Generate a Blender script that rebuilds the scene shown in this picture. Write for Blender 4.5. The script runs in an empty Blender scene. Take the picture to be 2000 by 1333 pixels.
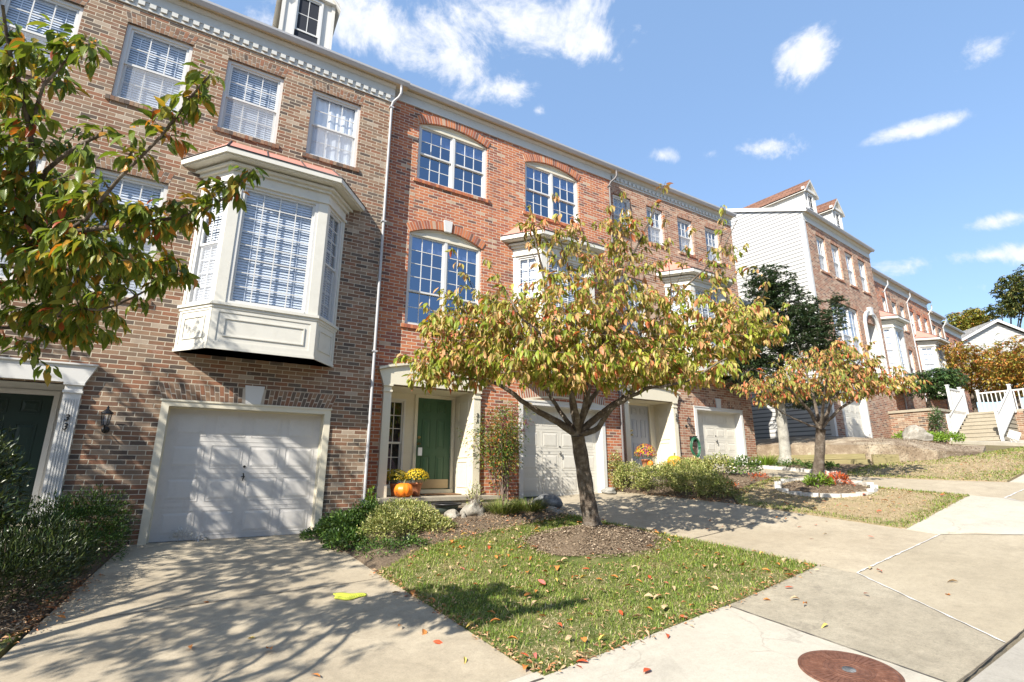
import bpy, math, random
import numpy as np
from mathutils import Vector, Matrix
R = math.radians
rnd = random.Random(7)
nr = np.random.default_rng(11)
scn = bpy.context.scene
col = scn.collection

# ------------------------------------------------------------------ camera
FPX, PITCH, ROLL, YAW = 992.0, R(14.34), R(0.09), R(31.1)
CAM = np.array([0.0, -10.1, 1.11])
_f = np.array([math.sin(YAW)*math.cos(PITCH), math.cos(YAW)*math.cos(PITCH), math.sin(PITCH)])
_r0 = np.array([math.cos(YAW), -math.sin(YAW), 0.0]); _u0 = np.cross(_r0, _f)
_r = math.cos(ROLL)*_r0 + math.sin(ROLL)*_u0
_u = -math.sin(ROLL)*_r0 + math.cos(ROLL)*_u0
cd = bpy.data.cameras.new('camera'); cam = bpy.data.objects.new('camera', cd); col.objects.link(cam)
M = Matrix(((_r[0], _u[0], -_f[0], CAM[0]), (_r[1], _u[1], -_f[1], CAM[1]), (_r[2], _u[2], -_f[2], CAM[2]), (0, 0, 0, 1)))
cam.matrix_world = M
cd.sensor_width = 36; cd.sensor_fit = 'HORIZONTAL'; cd.lens = 36*FPX/2000
cd.clip_start = 0.05; cd.clip_end = 3000
scn.camera = cam

def ray(px, py):
    return _f*FPX + _r*(px-1000) - _u*(py-666.5)
def at(px, py, depth):              # point seen at a pixel of the photograph, a known depth (m) away
    return CAM + ray(px, py)*depth/FPX
def at_z(px, py, z):
    d = ray(px, py); return CAM + d*(z-CAM[2])/d[2]

# ------------------------------------------------------------------ sun, sky
SUN = Vector((-2.2, -1.0, 1.875)).normalized()
ld = bpy.data.lights.new('sun', 'SUN'); ld.energy = 5.0; ld.angle = R(0.5); ld.color = (1.0, 0.93, 0.82)
lo = bpy.data.objects.new('sun', ld); col.objects.link(lo)
lo.rotation_euler = SUN.to_track_quat('Z', 'Y').to_euler()
world = bpy.data.worlds.new('World'); scn.world = world; world.use_nodes = True
wt = world.node_tree; wn = wt.nodes; wl = wt.links
wn.clear()
wo = wn.new('ShaderNodeOutputWorld'); bg = wn.new('ShaderNodeBackground')
sky = wn.new('ShaderNodeTexSky'); sky.sky_type = 'NISHITA'; sky.sun_disc = False
sky.sun_elevation = math.asin(SUN.z); sky.sun_rotation = math.atan2(SUN.x, SUN.y)
sky.altitude = 100; sky.air_density = 1.0; sky.dust_density = 0.6; sky.ozone_density = 1.6
bg.inputs[1].default_value = 0.064
wl.new(bg.outputs[0], wo.inputs[0])
geo = wn.new('ShaderNodeTexCoord')
def wmath(op, a, b=None, c=None):
    n = wn.new('ShaderNodeMath'); n.operation = op
    for i, v in enumerate((a, b, c)):
        if v is None: continue
        if isinstance(v, (int, float)): n.inputs[i].default_value = v
        else: wl.new(v, n.inputs[i])
    return n.outputs[0]
def wvec(op, a, b=None):
    n = wn.new('ShaderNodeVectorMath'); n.operation = op
    for i, v in enumerate((a, b)):
        if v is None: continue
        if isinstance(v, (tuple, list)): n.inputs[i].default_value = v
        else: wl.new(v, n.inputs[i])
    return n
# clouds: soft ellipses in sky directions, broken up with fractal noise
CLOUDS = [(760, 55, 230, 70, 10, 1.1), (900, 120, 130, 50, 25, .9), (1060, 60, 200, 62, 10, 1.05), (1180, 95, 80, 40, 30, .9), (1180, 80, 70, 55, 20, .8), (985, 170, 85, 34, -6, 1.0), (1120, 25, 90, 50, -20, .9), (520, 45, 60, 30, 0, .7),
          (1575, 108, 68, 42, -32, .95), (1925, 95, 85, 40, -22, 1.0), (1295, 303, 44, 22, 8, 1.0), (1385, 300, 28, 16, 0, .55),
          (1495, 290, 58, 24, 6, 1.0), (1820, 245, 130, 17, -3, .9), (1930, 500, 130, 20, 2, .85), (1960, 428, 90, 16, -6, .6),
          (1800, 510, 120, 30, 0, .5), (1900, 562, 50, 11, 0, .55), (1055, 215, 16, 13, 0, .6), (1940, 5, 60, 12, 0, .6)]
field = None
for cx, cy, rx, ry, ang, st in CLOUDS:
    c = ray(cx, cy); c = c/np.linalg.norm(c)
    a = math.radians(ang)
    ex = ray(cx+10*math.cos(a), cy+10*math.sin(a)); ex = ex/np.linalg.norm(ex)-c; lx = np.linalg.norm(ex)/10
    ey = ray(cx-10*math.sin(a), cy+10*math.cos(a)); ey = ey/np.linalg.norm(ey)-c; ly = np.linalg.norm(ey)/10
    ex = ex/np.linalg.norm(ex)/(lx*rx); ey = ey/np.linalg.norm(ey)/(ly*ry)
    dx = wvec('SUBTRACT', geo.outputs['Generated'], tuple(c))
    p = wvec('DOT_PRODUCT', dx.outputs[0], tuple(ex)).outputs['Value']
    q = wvec('DOT_PRODUCT', dx.outputs[0], tuple(ey)).outputs['Value']
    e = wmath('SQRT', wmath('ADD', wmath('MULTIPLY', p, p), wmath('MULTIPLY', q, q)))
    v = wmath('MULTIPLY', wmath('SUBTRACT', 1.45, e), st)
    field = v if field is None else wmath('MAXIMUM', field, v)
def wnoise(scale, detail, rough, dist=0.0):
    n = wn.new('ShaderNodeTexNoise'); n.inputs['Scale'].default_value = scale; n.inputs['Detail'].default_value = detail
    n.inputs['Roughness'].default_value = rough; n.inputs['Distortion'].default_value = dist
    wl.new(geo.outputs['Generated'], n.inputs['Vector']); return n.outputs['Fac']
n1 = wnoise(7, 10, .66, .6); n2 = wnoise(30, 8, .65, .3)
f2 = wmath('ADD', field, wmath('MULTIPLY', wmath('SUBTRACT', n1, .52), 3.6))
f2 = wmath('ADD', f2, wmath('MULTIPLY', wmath('SUBTRACT', n2, .5), 1.1))
ss = wn.new('ShaderNodeMapRange'); ss.interpolation_type = 'SMOOTHSTEP'; wl.new(f2, ss.inputs[0])
ss.inputs[1].default_value = 0.35; ss.inputs[2].default_value = 1.35
gate = wn.new('ShaderNodeMapRange'); wl.new(field, gate.inputs[0]); gate.inputs[1].default_value = -0.1; gate.inputs[2].default_value = 0.3
cl = wmath('MULTIPLY', ss.outputs[0], gate.outputs[0])
mx = wn.new('ShaderNodeMix'); mx.data_type = 'RGBA'
cc = wn.new('ShaderNodeMix'); cc.data_type = 'RGBA'; wl.new(n2, cc.inputs[0])
cc.inputs[6].default_value = (6.2, 6.7, 7.8, 1); cc.inputs[7].default_value = (9.6, 9.5, 9.5, 1)
lift = wn.new('ShaderNodeMix'); lift.data_type = 'RGBA'; lift.blend_type = 'ADD'; lift.inputs[0].default_value = 1
wl.new(sky.outputs[0], lift.inputs[6]); lift.inputs[7].default_value = (1.35, 2.25, 3.8, 1)
wl.new(wmath('MULTIPLY', cl, .93), mx.inputs[0]); wl.new(lift.outputs[2], mx.inputs[6]); wl.new(cc.outputs[2], mx.inputs[7])
wl.new(mx.outputs[2], bg.inputs[0])

vs = scn.view_settings; vs.view_transform = 'Standard'; vs.look = 'None'; vs.exposure = 1.08; vs.gamma = 1.0; vs.use_curve_mapping = False

# ------------------------------------------------------------------ tagging
def tag(o, label=None, cat=None, group=None, kind=None):
    if label: o['label'] = label
    if cat: o['category'] = cat
    if group: o['group'] = group
    if kind: o['kind'] = kind
    return o
def empty(name, loc=(0, 0, 0), rz=0.0):
    o = bpy.data.objects.new(name, None); col.objects.link(o); o.location = loc; o.rotation_euler = (0, 0, rz)
    o.empty_display_size = .2
    return o

# ------------------------------------------------------------------ materials
MATS = {}
class NT:
    def __init__(s, name):
        s.m = bpy.data.materials.new(name); s.m.use_nodes = True; s.t = s.m.node_tree; s.n = s.t.nodes; s.l = s.t.links
        s.b = s.n['Principled BSDF']; s.out = s.n['Material Output']
        s.tc = s.n.new('ShaderNodeTexCoord'); MATS[name] = s.m
    def lk(s, a, b): s.l.new(a, b)
    def math(s, op, a, b=None, clamp=False):
        n = s.n.new('ShaderNodeMath'); n.operation = op; n.use_clamp = clamp
        for i, v in enumerate((a, b)):
            if v is None: continue
            if isinstance(v, (int, float)): n.inputs[i].default_value = v
            else: s.lk(v, n.inputs[i])
        return n.outputs[0]
    def noise(s, scale, detail=4, rough=.5, co='Object', dist=0, vec=None):
        n = s.n.new('ShaderNodeTexNoise'); n.inputs['Scale'].default_value = scale; n.inputs['Detail'].default_value = detail
        n.inputs['Roughness'].default_value = rough; n.inputs['Distortion'].default_value = dist
        s.lk(vec if vec is not None else s.tc.outputs[co], n.inputs['Vector']); return n.outputs['Fac']
    def ramp(s, fac, stops, interp='LINEAR'):
        n = s.n.new('ShaderNodeValToRGB'); n.color_ramp.interpolation = interp; e = n.color_ramp.elements
        while len(e) < len(stops): e.new(.5)
        for i, (p, c) in enumerate(stops): e[i].position = p; e[i].color = (c[0], c[1], c[2], 1) if len(c) == 3 else c
        s.lk(fac, n.inputs[0]); return n.outputs[0]
    def mix(s, fac, a, b, mode='MIX'):
        n = s.n.new('ShaderNodeMix'); n.data_type = 'RGBA'; n.blend_type = mode
        for i, v in ((0, fac), (6, a), (7, b)):
            if isinstance(v, (int, float)): n.inputs[i].default_value = v
            elif isinstance(v, (tuple, list)): n.inputs[i].default_value = (v[0], v[1], v[2], 1)
            else: s.lk(v, n.inputs[i])
        return n.outputs[2]
    def bump(s, h, dist=.01, strength=1.0):
        n = s.n.new('ShaderNodeBump'); n.inputs['Distance'].default_value = dist; n.inputs['Strength'].default_value = strength
        s.lk(h, n.inputs['Height']); s.lk(n.outputs[0], s.b.inputs['Normal']); return n
    def col(s, c):
        if isinstance(c, (tuple, list)): s.b.inputs['Base Color'].default_value = (c[0], c[1], c[2], 1)
        else: s.lk(c, s.b.inputs['Base Color'])
    def set(s, rough=.6, spec=.4, metal=0):
        s.b.inputs['Roughness'].default_value = rough; s.b.inputs['Specular IOR Level'].default_value = spec; s.b.inputs['Metallic'].default_value = metal

def paint(name, c, rough=.5, var=.08, dirt=.0, metal=0, spec=.4, bump=.0):
    s = NT(name); n = s.noise(2.3, 6, .6); n2 = s.noise(35, 3, .6)
    d = s.math('ADD', s.math('MULTIPLY', s.math('SUBTRACT', n, .5), var*2), s.math('MULTIPLY', s.math('SUBTRACT', n2, .5), var))
    k = s.math('ADD', d, 1.0)
    v = s.n.new('ShaderNodeVectorMath'); v.operation = 'SCALE'; v.inputs[0].default_value = c; s.lk(k, v.inputs['Scale'])
    cc = v.outputs[0]
    if dirt:
        nd = s.noise(5, 8, .7); fd = s.ramp(nd, [(.5, (0, 0, 0)), (.75, (1, 1, 1))])
        cc = s.mix(s.math('MULTIPLY', fd, dirt), cc, (c[0]*.45, c[1]*.42, c[2]*.36))
    s.col(cc); s.set(rough, spec, metal)
    if bump: s.bump(n2, bump)
    return s.m

def brick(name, pal, mortar, mort_dark=1.0):
    s = NT(name)
    br = s.n.new('ShaderNodeTexBrick'); s.lk(s.tc.outputs['UV'], br.inputs['Vector'])
    br.offset = .5; br.inputs['Scale'].default_value = 1
    br.inputs['Color1'].default_value = (0, 0, 0, 1); br.inputs['Color2'].default_value = (1, 1, 1, 1)
    br.inputs['Brick Width'].default_value = .232; br.inputs['Row Height'].default_value = .0745
    br.inputs['Mortar Size'].default_value = .0068; br.inputs['Mortar Smooth'].default_value = .25; br.inputs['Bias'].default_value = 0
    stops = []; acc = 0; tot = sum(w for w, c in pal)
    for w, c in pal: stops.append((acc/tot, c)); acc += w
    bc = s.ramp(br.outputs['Color'], stops, 'CONSTANT')
    n1 = s.noise(40, 5, .7, 'UV'); n2 = s.noise(.5, 4, .6, 'UV'); n3 = s.noise(9, 4, .7, 'UV')
    k = s.math('ADD', .55, s.math('ADD', s.math('MULTIPLY', n1, .32), s.math('ADD', s.math('MULTIPLY', n2, .55), s.math('MULTIPLY', n3, .16))))
    bc = s.mix(1, bc, k, 'MULTIPLY')
    eff = s.noise(2.2, 8, .75, 'UV'); ef = s.ramp(eff, [(.58, (0, 0, 0)), (.74, (1, 1, 1))])
    bc = s.mix(s.math('MULTIPLY', ef, .28), bc, (.62, .56, .5))
    mc = s.mix(n3, mortar, tuple(v*.72 for v in mortar))
    cc = s.mix(br.outputs['Fac'], bc, mc)
    mp = s.n.new('ShaderNodeMapping'); mp.inputs['Scale'].default_value = (3.2, .22, 1); s.lk(s.tc.outputs['UV'], mp.inputs[0])
    stn = s.ramp(s.noise(1.0, 6, .65, vec=mp.outputs[0]), [(.54, (0, 0, 0)), (.74, (1, 1, 1))])
    cc = s.mix(s.math('MULTIPLY', stn, .38), cc, (.10, .08, .065)); s.col(cc); s.set(.85, .25)
    h = s.math('SUBTRACT', s.math('MULTIPLY', n1, .25), br.outputs['Fac'])
    s.bump(h, .006, .9)
    # loose bricks (lintels, sills): same palette picked per brick
    t = NT(name+'_loose'); g = t.n.new('ShaderNodeNewGeometry')
    b2 = t.ramp(g.outputs['Random Per Island'], stops, 'CONSTANT'); m1 = t.noise(60, 5, .7); m2 = t.noise(6, 4, .6)
    k = t.math('ADD', .75, t.math('ADD', t.math('MULTIPLY', m1, .35), t.math('MULTIPLY', m2, .25)))
    t.col(t.mix(1, b2, k, 'MULTIPLY')); t.set(.85, .25); t.bump(m1, .002)
    return s.m

brick('brick_tan', [(3, (.20, .11, .068)), (3, (.245, .155, .10)), (3, (.165, .092, .06)), (1.6, (.09, .068, .055)), (1.6, (.275, .195, .135)), (2.4, (.23, .11, .065)), (1.8, (.12, .092, .072)), (.7, (.34, .27, .205)), (2.6, (.19, .13, .09))], (.58, .51, .40))
brick('brick_red', [(5, (.40, .138, .066)), (4, (.34, .115, .06)), (2.2, (.24, .088, .058)), (1.0, (.15, .08, .064)), (3, (.45, .17, .08)), (.8, (.42, .30, .21)), (2, (.28, .10, .065))], (.66, .58, .46))
brick('brick_blend', [(3, (.32, .155, .095)), (3, (.35, .21, .145)), (3, (.28, .125, .078)), (1, (.15, .09, .072)), (2, (.41, .28, .20)), (2, (.23, .125, .085))], (.62, .54, .43))
paint('mortar', (.5, .44, .36), .9)
paint('white_paint', (.62, .60, .555), .45, .05, .10)
paint('clean_white', (.58, .575, .555), .4, .04, .06)
paint('cream_paint', (.62, .575, .455), .5, .05, .12)
paint('soffit', (.50, .43, .30), .6, .06, .2)
paint('trim_grey', (.52, .52, .49), .5, .05, .2)
paint('garage_white', (.56, .545, .52), .45, .06, .22)
paint('garage_cream', (.58, .56, .50), .45, .06, .20)
paint('green_door', (.045, .105, .055), .4, .06)
paint('grey_door', (.35, .37, .41), .45, .05)
paint('dark_door', (.012, .03, .024), .4, .1)
paint('kick_brass', (.30, .24, .16), .35, .1, metal=.7)
paint('brass', (.55, .42, .2), .3, .1, metal=1)
paint('iron', (.015, .015, .016), .45, .1)
paint('roof_metal', (.50, .22, .17), .45, .08, .25)
paint('roof_seam', (.06, .05, .05), .5)
paint('downspout', (.40, .40, .41), .4, .05, .08)
paint('bay_paint', (.60, .585, .525), .5, .06, .18)
paint('dark_gutter', (.16, .15, .15), .5)
paint('room_shade', (.018, .022, .032), .9)  # near-black colour standing in for the shade inside unlit rooms
paint('blind', (.68, .70, .73), .5, .03)
paint('curtain', (.80, .80, .81), .8, .10)
paint('bowl_green', (.06, .085, .075), .4, .1)
paint('terracotta', (.40, .16, .08), .8, .15)
paint('hose_green', (.03, .13, .07), .35, .2)
paint('pumpkin_skin', (.80, .20, .015), .38, .12, .05)
paint('pumpkin_pale', (.78, .34, .03), .4, .12, .05)
paint('stem_green', (.14, .15, .06), .7, .2)
paint('chartreuse_cloth', (.46, .50, .06), .9, .12)
paint('doormat', (.16, .085, .04), .95, .3, bump=.01)
paint('black_plastic', (.02, .02, .022), .4, .1)
paint('tag_white', (.8, .8, .8), .5)
paint('maroon', (.14, .02, .04), .6, .2)
paint('joint_dark', (.07, .06, .05), .95)
paint('joint_white', (.50, .49, .475), .8, .2, .7)
paint('chalk_stone', (.50, .49, .455), .85, .15, .35, bump=.006)
paint('gable_white', (.72, .72, .68), .5, .05)

def concrete(name, c1, c2, speck=.5):
    s = NT(name); a = s.noise(.55, 8, .65); b = s.noise(11, 8, .75); c = s.noise(75, 4, .85); d = s.noise(1.6, 7, .75, dist=.8)
    m = s.n.new('ShaderNodeMapping'); m.inputs['Scale'].default_value = (1.2, 9, 1); m.inputs['Rotation'].default_value = (0, 0, .2); s.lk(s.tc.outputs['Object'], m.inputs[0])
    st = s.noise(1.4, 6, .7, vec=m.outputs[0])
    cc = s.mix(s.ramp(a, [(.32, (0, 0, 0)), (.68, (1, 1, 1))]), c1, c2)
    cc = s.mix(s.math('MULTIPLY', s.ramp(d, [(.52, (0, 0, 0)), (.75, (1, 1, 1))]), .45), cc, tuple(v*.55 for v in c1))
    cc = s.mix(s.math('MULTIPLY', s.ramp(st, [(.55, (0, 0, 0)), (.8, (1, 1, 1))]), .35), cc, tuple(v*.6 for v in c2))
    e_ = s.noise(3.6, 12, .8); f_ = s.noise(26, 6, .8)
    cc = s.mix(s.math('MULTIPLY', s.ramp(e_, [(.40, (1, 1, 1)), (.60, (0, 0, 0))]), .30*speck), cc, tuple(v*.50 for v in c1))
    cc = s.mix(s.math('MULTIPLY', s.ramp(f_, [(.52, (0, 0, 0)), (.66, (1, 1, 1))]), .35*speck), cc, tuple(v*.45 for v in c1))
    k = s.math('ADD', 1-.60*speck, s.math('ADD', s.math('MULTIPLY', c, speck*.95), s.math('MULTIPLY', b, speck*.45)))
    cc = s.mix(1, cc, k, 'MULTIPLY')
    vo = s.n.new('ShaderNodeTexVoronoi'); vo.feature = 'DISTANCE_TO_EDGE'; vo.inputs['Scale'].default_value = .42; vo.inputs['Randomness'].default_value = 1
    wv = s.n.new('ShaderNodeVectorMath'); wv.operation = 'ADD'; s.lk(s.tc.outputs['Object'], wv.inputs[0])
    nn = s.n.new('ShaderNodeTexNoise'); nn.inputs['Scale'].default_value = 2.5; nn.inputs['Detail'].default_value = 5; s.lk(s.tc.outputs['Object'], nn.inputs['Vector'])
    sc = s.n.new('ShaderNodeVectorMath'); sc.operation = 'SCALE'; s.lk(nn.outputs['Color'], sc.inputs[0]); sc.inputs['Scale'].default_value = .5; s.lk(sc.outputs[0], wv.inputs[1]); s.lk(wv.outputs[0], vo.inputs['Vector'])
    cr = s.ramp(vo.outputs['Distance'], [(.0, (1, 1, 1)), (.006, (0, 0, 0))])
    cm = s.ramp(a, [(.5, (0, 0, 0)), (.56, (1, 1, 1))])
    cc = s.mix(s.math('MULTIPLY', s.math('MULTIPLY', cr, cm), .28), cc, (.06, .05, .045))
    s.col(cc); s.set(.9, .25); s.bump(s.math('ADD', c, s.math('MULTIPLY', b, .6)), .004, .8); return s.m
concrete('concrete_drive', (.30, .255, .185), (.385, .335, .25), .8)
concrete('concrete_light', (.37, .34, .28), (.43, .40, .335), .55)
concrete('concrete_dark', (.245, .215, .16), (.33, .295, .225), 1.2)
concrete('concrete_apron', (.29, .25, .18), (.35, .305, .225), .75)
concrete('concrete_street', (.29, .27, .23), (.34, .32, .28), .6)
concrete('step_stone', (.30, .265, .20), (.35, .315, .25), .5)

def simple(name, stops, scale, detail=6, rough=.65, r=.95, bump=.02, scale2=60, k2=.4, interp='LINEAR'):
    s = NT(name); a = s.noise(scale, detail, rough); b = s.noise(scale2, 4, .7)
    cc = s.ramp(a, stops, interp); cc = s.mix(1, cc, s.math('ADD', 1-k2/2, s.math('MULTIPLY', b, k2)), 'MULTIPLY')
    s.col(cc); s.set(r, .2); s.bump(s.math('ADD', a, s.math('MULTIPLY', b, .5)), bump); return s.m
simple('bank_soil', [(.35, (.17, .125, .085)), (.5, (.26, .205, .145)), (.62, (.42, .36, .27))], 1.6, 9, .75, .95, .03, 90, .7)
simple('mulch', [(.3, (.085, .06, .042)), (.5, (.18, .135, .092)), (.7, (.30, .24, .17))], 38, 6, .75, .95, .03, 130, .8)
simple('soil', [(.3, (.10, .075, .045)), (.5, (.16, .13, .07)), (.7, (.12, .14, .05))], 3, 8, .7, .95, .03)
simple('lawn_soil', [(.35, (.06, .09, .02)), (.5, (.12, .14, .04)), (.65, (.24, .20, .10))], 2.4, 8, .75, .95, .03, 90, .7)
simple('dry_soil', [(.3, (.25, .19, .11)), (.5, (.36, .28, .17)), (.7, (.16, .16, .07))], 2.0, 8, .75, .95, .03, 90, .6)
simple('bark', [(.3, (.065, .05, .04)), (.5, (.13, .105, .082)), (.72, (.26, .235, .20))], 9, 8, .7, .95, .03, 55, .7)
simple('bark_grey', [(.3, (.22, .21, .19)), (.5, (.38, .37, .33)), (.72, (.50, .49, .44))], 7, 8, .7, .9, .02, 45, .5)
simple('twig', [(.3, (.10, .06, .05)), (.7, (.24, .19, .16))], 12, 4, .6, .8, .005)
simple('boulder', [(.3, (.15, .145, .13)), (.5, (.27, .265, .24)), (.72, (.42, .41, .37))], 6, 8, .7, .9, .03, 70, .5)
simple('pale_rock', [(.3, (.16, .145, .12)), (.5, (.28, .26, .22)), (.72, (.44, .42, .37))], 7, 8, .7, .9, .03, 70, .4)
simple('dark_rock', [(.3, (.05, .055, .06)), (.5, (.11, .115, .12)), (.72, (.30, .31, .31))], 5, 8, .7, .7, .02, 60, .5)
def timber():
    s = NT('timber'); m = s.n.new('ShaderNodeMapping'); m.inputs['Scale'].default_value = (1, 1, 14); s.lk(s.tc.outputs['Object'], m.inputs[0])
    a = s.noise(1.6, 8, .7, vec=m.outputs[0]); b = s.noise(1.1, 5, .6)
    cc = s.mix(b, s.ramp(a, [(.3, (.12, .09, .05)), (.6, (.30, .24, .14)), (.75, (.38, .33, .22))]), (.22, .21, .09)); s.col(cc); s.set(.9, .2); s.bump(a, .01)
timber()
def shingles(name, c):
    s = NT(name); br = s.n.new('ShaderNodeTexBrick'); s.lk(s.tc.outputs['UV'], br.inputs['Vector']); br.inputs['Scale'].default_value = 1
    br.inputs['Color1'].default_value = (c[0]*.7, c[1]*.7, c[2]*.7, 1); br.inputs['Color2'].default_value = (c[0]*1.25, c[1]*1.25, c[2]*1.25, 1)
    br.inputs['Mortar'].default_value = (c[0]*.4, c[1]*.4, c[2]*.4, 1); br.inputs['Brick Width'].default_value = .3; br.inputs['Row Height'].default_value = .14; br.inputs['Mortar Size'].default_value = .008
    n = s.noise(30, 4, .7); s.col(s.mix(1, br.outputs['Color'], s.math('ADD', .7, s.math('MULTIPLY', n, .6)), 'MULTIPLY')); s.set(.95, .2); s.bump(br.outputs['Fac'], -.01)
shingles('shingle_brown', (.19, .10, .068)); shingles('shingle_grey', (.26, .25, .23)); shingles('shingle_tan', (.33, .27, .22))
def siding():
    s = NT('siding'); sp = s.n.new('ShaderNodeSeparateXYZ'); s.lk(s.tc.outputs['UV'], sp.inputs[0])
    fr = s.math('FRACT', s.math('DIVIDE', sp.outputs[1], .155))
    lap_shade = s.ramp(fr, [(.0, (.25, .25, .26)), (.22, (.38, .38, .39)), (.34, (1, 1, 1))])  # shade under each board lap painted into the colour; the wall is flat
    n = s.noise(3, 5, .6); s.col(s.mix(1, s.mix(n, (.52, .52, .51), (.47, .47, .455)), lap_shade, 'MULTIPLY')); s.set(.5, .3)
siding()
def glass(name, tint, mixk):
    s = NT(name); s.n.remove(s.b)
    tr = s.n.new('ShaderNodeBsdfTransparent'); tr.inputs[0].default_value = (tint[0], tint[1], tint[2], 1)
    gl = s.n.new('ShaderNodeBsdfGlossy'); gl.inputs['Roughness'].default_value = .015; gl.inputs[0].default_value = ((.62, .78, 1, 1) if 'dark' in name else (.85, .92, 1, 1))
    gm = s.n.new('ShaderNodeNewGeometry'); dp = s.n.new('ShaderNodeVectorMath'); dp.operation = 'DOT_PRODUCT'; s.lk(gm.outputs['Incoming'], dp.inputs[0]); s.lk(gm.outputs['Normal'], dp.inputs[1])
    fr = s.math('POWER', s.math('SUBTRACT', 1, s.math('ABSOLUTE', dp.outputs['Value'])), 4.0)
    n = s.noise(1.2, 3, .5); bp = s.n.new('ShaderNodeBump'); bp.inputs['Distance'].default_value = .012; bp.inputs['Strength'].default_value = .5; s.lk(n, bp.inputs['Height']); s.lk(bp.outputs[0], gl.inputs['Normal'])
    f = s.math('ADD', s.math('MULTIPLY', fr, .9), mixk, True)
    ms = s.n.new('ShaderNodeMixShader'); s.lk(f, ms.inputs[0]); s.lk(tr.outputs[0], ms.inputs[1]); s.lk(gl.outputs[0], ms.inputs[2]); s.lk(ms.outputs[0], s.out.inputs[0])
glass('glass', (.90, .94, .99), .06); glass('glass_dark', (.45, .52, .70), .30)

def leafmat(name, stops, trans=.35, rough=.42, veins=False, spec=.35, noise=None):
    s = NT(name); g = s.n.new('ShaderNodeNewGeometry')
    cc = s.ramp(g.outputs['Random Per Island'], stops)
    n = s.noise(30, 3, .6); cc = s.mix(1, cc, s.math('ADD', .78, s.math('MULTIPLY', n, .44)), 'MULTIPLY')
    if veins:
        sp = s.n.new('ShaderNodeSeparateXYZ'); s.lk(s.tc.outputs['UV'], sp.inputs[0])
        ax = s.math('ABSOLUTE', s.math('SUBTRACT', sp.outputs[0], .5))
        ph = s.math('SUBTRACT', s.math('MULTIPLY', sp.outputs[1], 9.0), s.math('MULTIPLY', ax, 5.0))
        w = s.math('FRACT', ph); vn = s.ramp(w, [(0, (1, 1, 1)), (.16, (0, 0, 0)), (.9, (0, 0, 0)), (1, (1, 1, 1))])
        mid = s.ramp(ax, [(0, (1, 1, 1)), (.035, (0, 0, 0))]); v = s.math('MAXIMUM', vn, mid)
        # ripening runs along some leaves: warmer towards the edge
        cc = s.mix(s.math('MULTIPLY', v, .38), cc, (.32, .30, .10)); s.bump(v, -.002, .8)
    s.col(cc); s.set(rough, spec)
    tl = s.n.new('ShaderNodeBsdfTranslucent'); s.lk(s.mix(1, cc, (1.0, .95, .45), 'MULTIPLY'), tl.inputs[0])
    ms = s.n.new('ShaderNodeMixShader'); ms.inputs[0].default_value = trans
    s.lk(s.b.outputs[0], ms.inputs[1]); s.lk(tl.outputs[0], ms.inputs[2]); s.lk(ms.outputs[0], s.out.inputs[0]); return s.m
leafmat('cherry_mid', [(0, (.15, .22, .022)), (.22, (.25, .33, .03)), (.45, (.40, .44, .06)), (.64, (.56, .50, .12)), (.78, (.64, .46, .20)), (.91, (.66, .34, .16)), (1, (.62, .15, .06))], .38, .4, True)
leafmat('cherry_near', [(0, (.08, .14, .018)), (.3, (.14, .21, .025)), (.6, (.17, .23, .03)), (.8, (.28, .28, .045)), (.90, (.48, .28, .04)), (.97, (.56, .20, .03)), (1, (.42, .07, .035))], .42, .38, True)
leafmat('cherry_far', [(0, (.12, .17, .025)), (.28, (.24, .27, .045)), (.5, (.42, .34, .09)), (.72, (.54, .32, .14)), (.88, (.58, .20, .10)), (1, (.52, .09, .04))], .30, .45, True)
leafmat('cherry_top', [(0, (.16, .17, .03)), (.3, (.28, .27, .055)), (.55, (.44, .34, .12)), (.78, (.56, .36, .19)), (.92, (.60, .25, .12)), (1, (.56, .10, .05))], .34, .4, True)
leafmat('cherry_row', [(0, (.14, .17, .03)), (.3, (.30, .28, .05)), (.55, (.45, .30, .06)), (.8, (.50, .22, .06)), (1, (.42, .11, .05))], .3, .5)
leafmat('holly', [(0, (.025, .055, .022)), (.5, (.05, .09, .035)), (.85, (.09, .14, .06)), (1, (.17, .21, .12))], .10, .32, False, .6)
leafmat('evergreen', [(0, (.02, .05, .015)), (.5, (.04, .085, .022)), (1, (.09, .14, .035))], .12, .4)
leafmat('boxwood', [(0, (.016, .036, .012)), (.5, (.035, .06, .016)), (1, (.085, .11, .03))], .12, .35, False, .5)
leafmat('nandina_leaf', [(0, (.05, .11, .02)), (.5, (.12, .20, .03)), (.72, (.24, .27, .05)), (.88, (.38, .28, .06)), (1, (.50, .07, .03))], .25, .4)
leafmat('euonymus', [(0, (.08, .12, .02)), (.3, (.18, .23, .05)), (.55, (.34, .35, .10)), (.85, (.54, .51, .22)), (1, (.10, .14, .03))], .2, .4)
leafmat('ivy', [(0, (.03, .075, .015)), (.5, (.06, .12, .022)), (1, (.14, .22, .04))], .2, .4)
leafmat('liriope', [(0, (.07, .12, .025)), (.5, (.16, .22, .05)), (1, (.34, .34, .10))], .25, .5)
leafmat('grass_blade', [(0, (.09, .165, .02)), (.4, (.18, .27, .035)), (.7, (.31, .37, .07)), (.86, (.36, .31, .14)), (1, (.50, .42, .25))], .3, .5)
leafmat('dry_blade', [(0, (.22, .20, .07)), (.3, (.42, .33, .18)), (.7, (.55, .44, .27)), (1, (.62, .52, .35))], .25, .7)
leafmat('bright_leaf', [(0, (.10, .22, .02)), (1, (.26, .36, .05))], .25, .4)
leafmat('coleus', [(0, (.45, .05, .02)), (.5, (.50, .12, .03)), (1, (.20, .06, .03))], .25, .4)
leafmat('red_shrub', [(0, (.40, .02, .02)), (1, (.55, .10, .05))], .25, .4)
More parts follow.
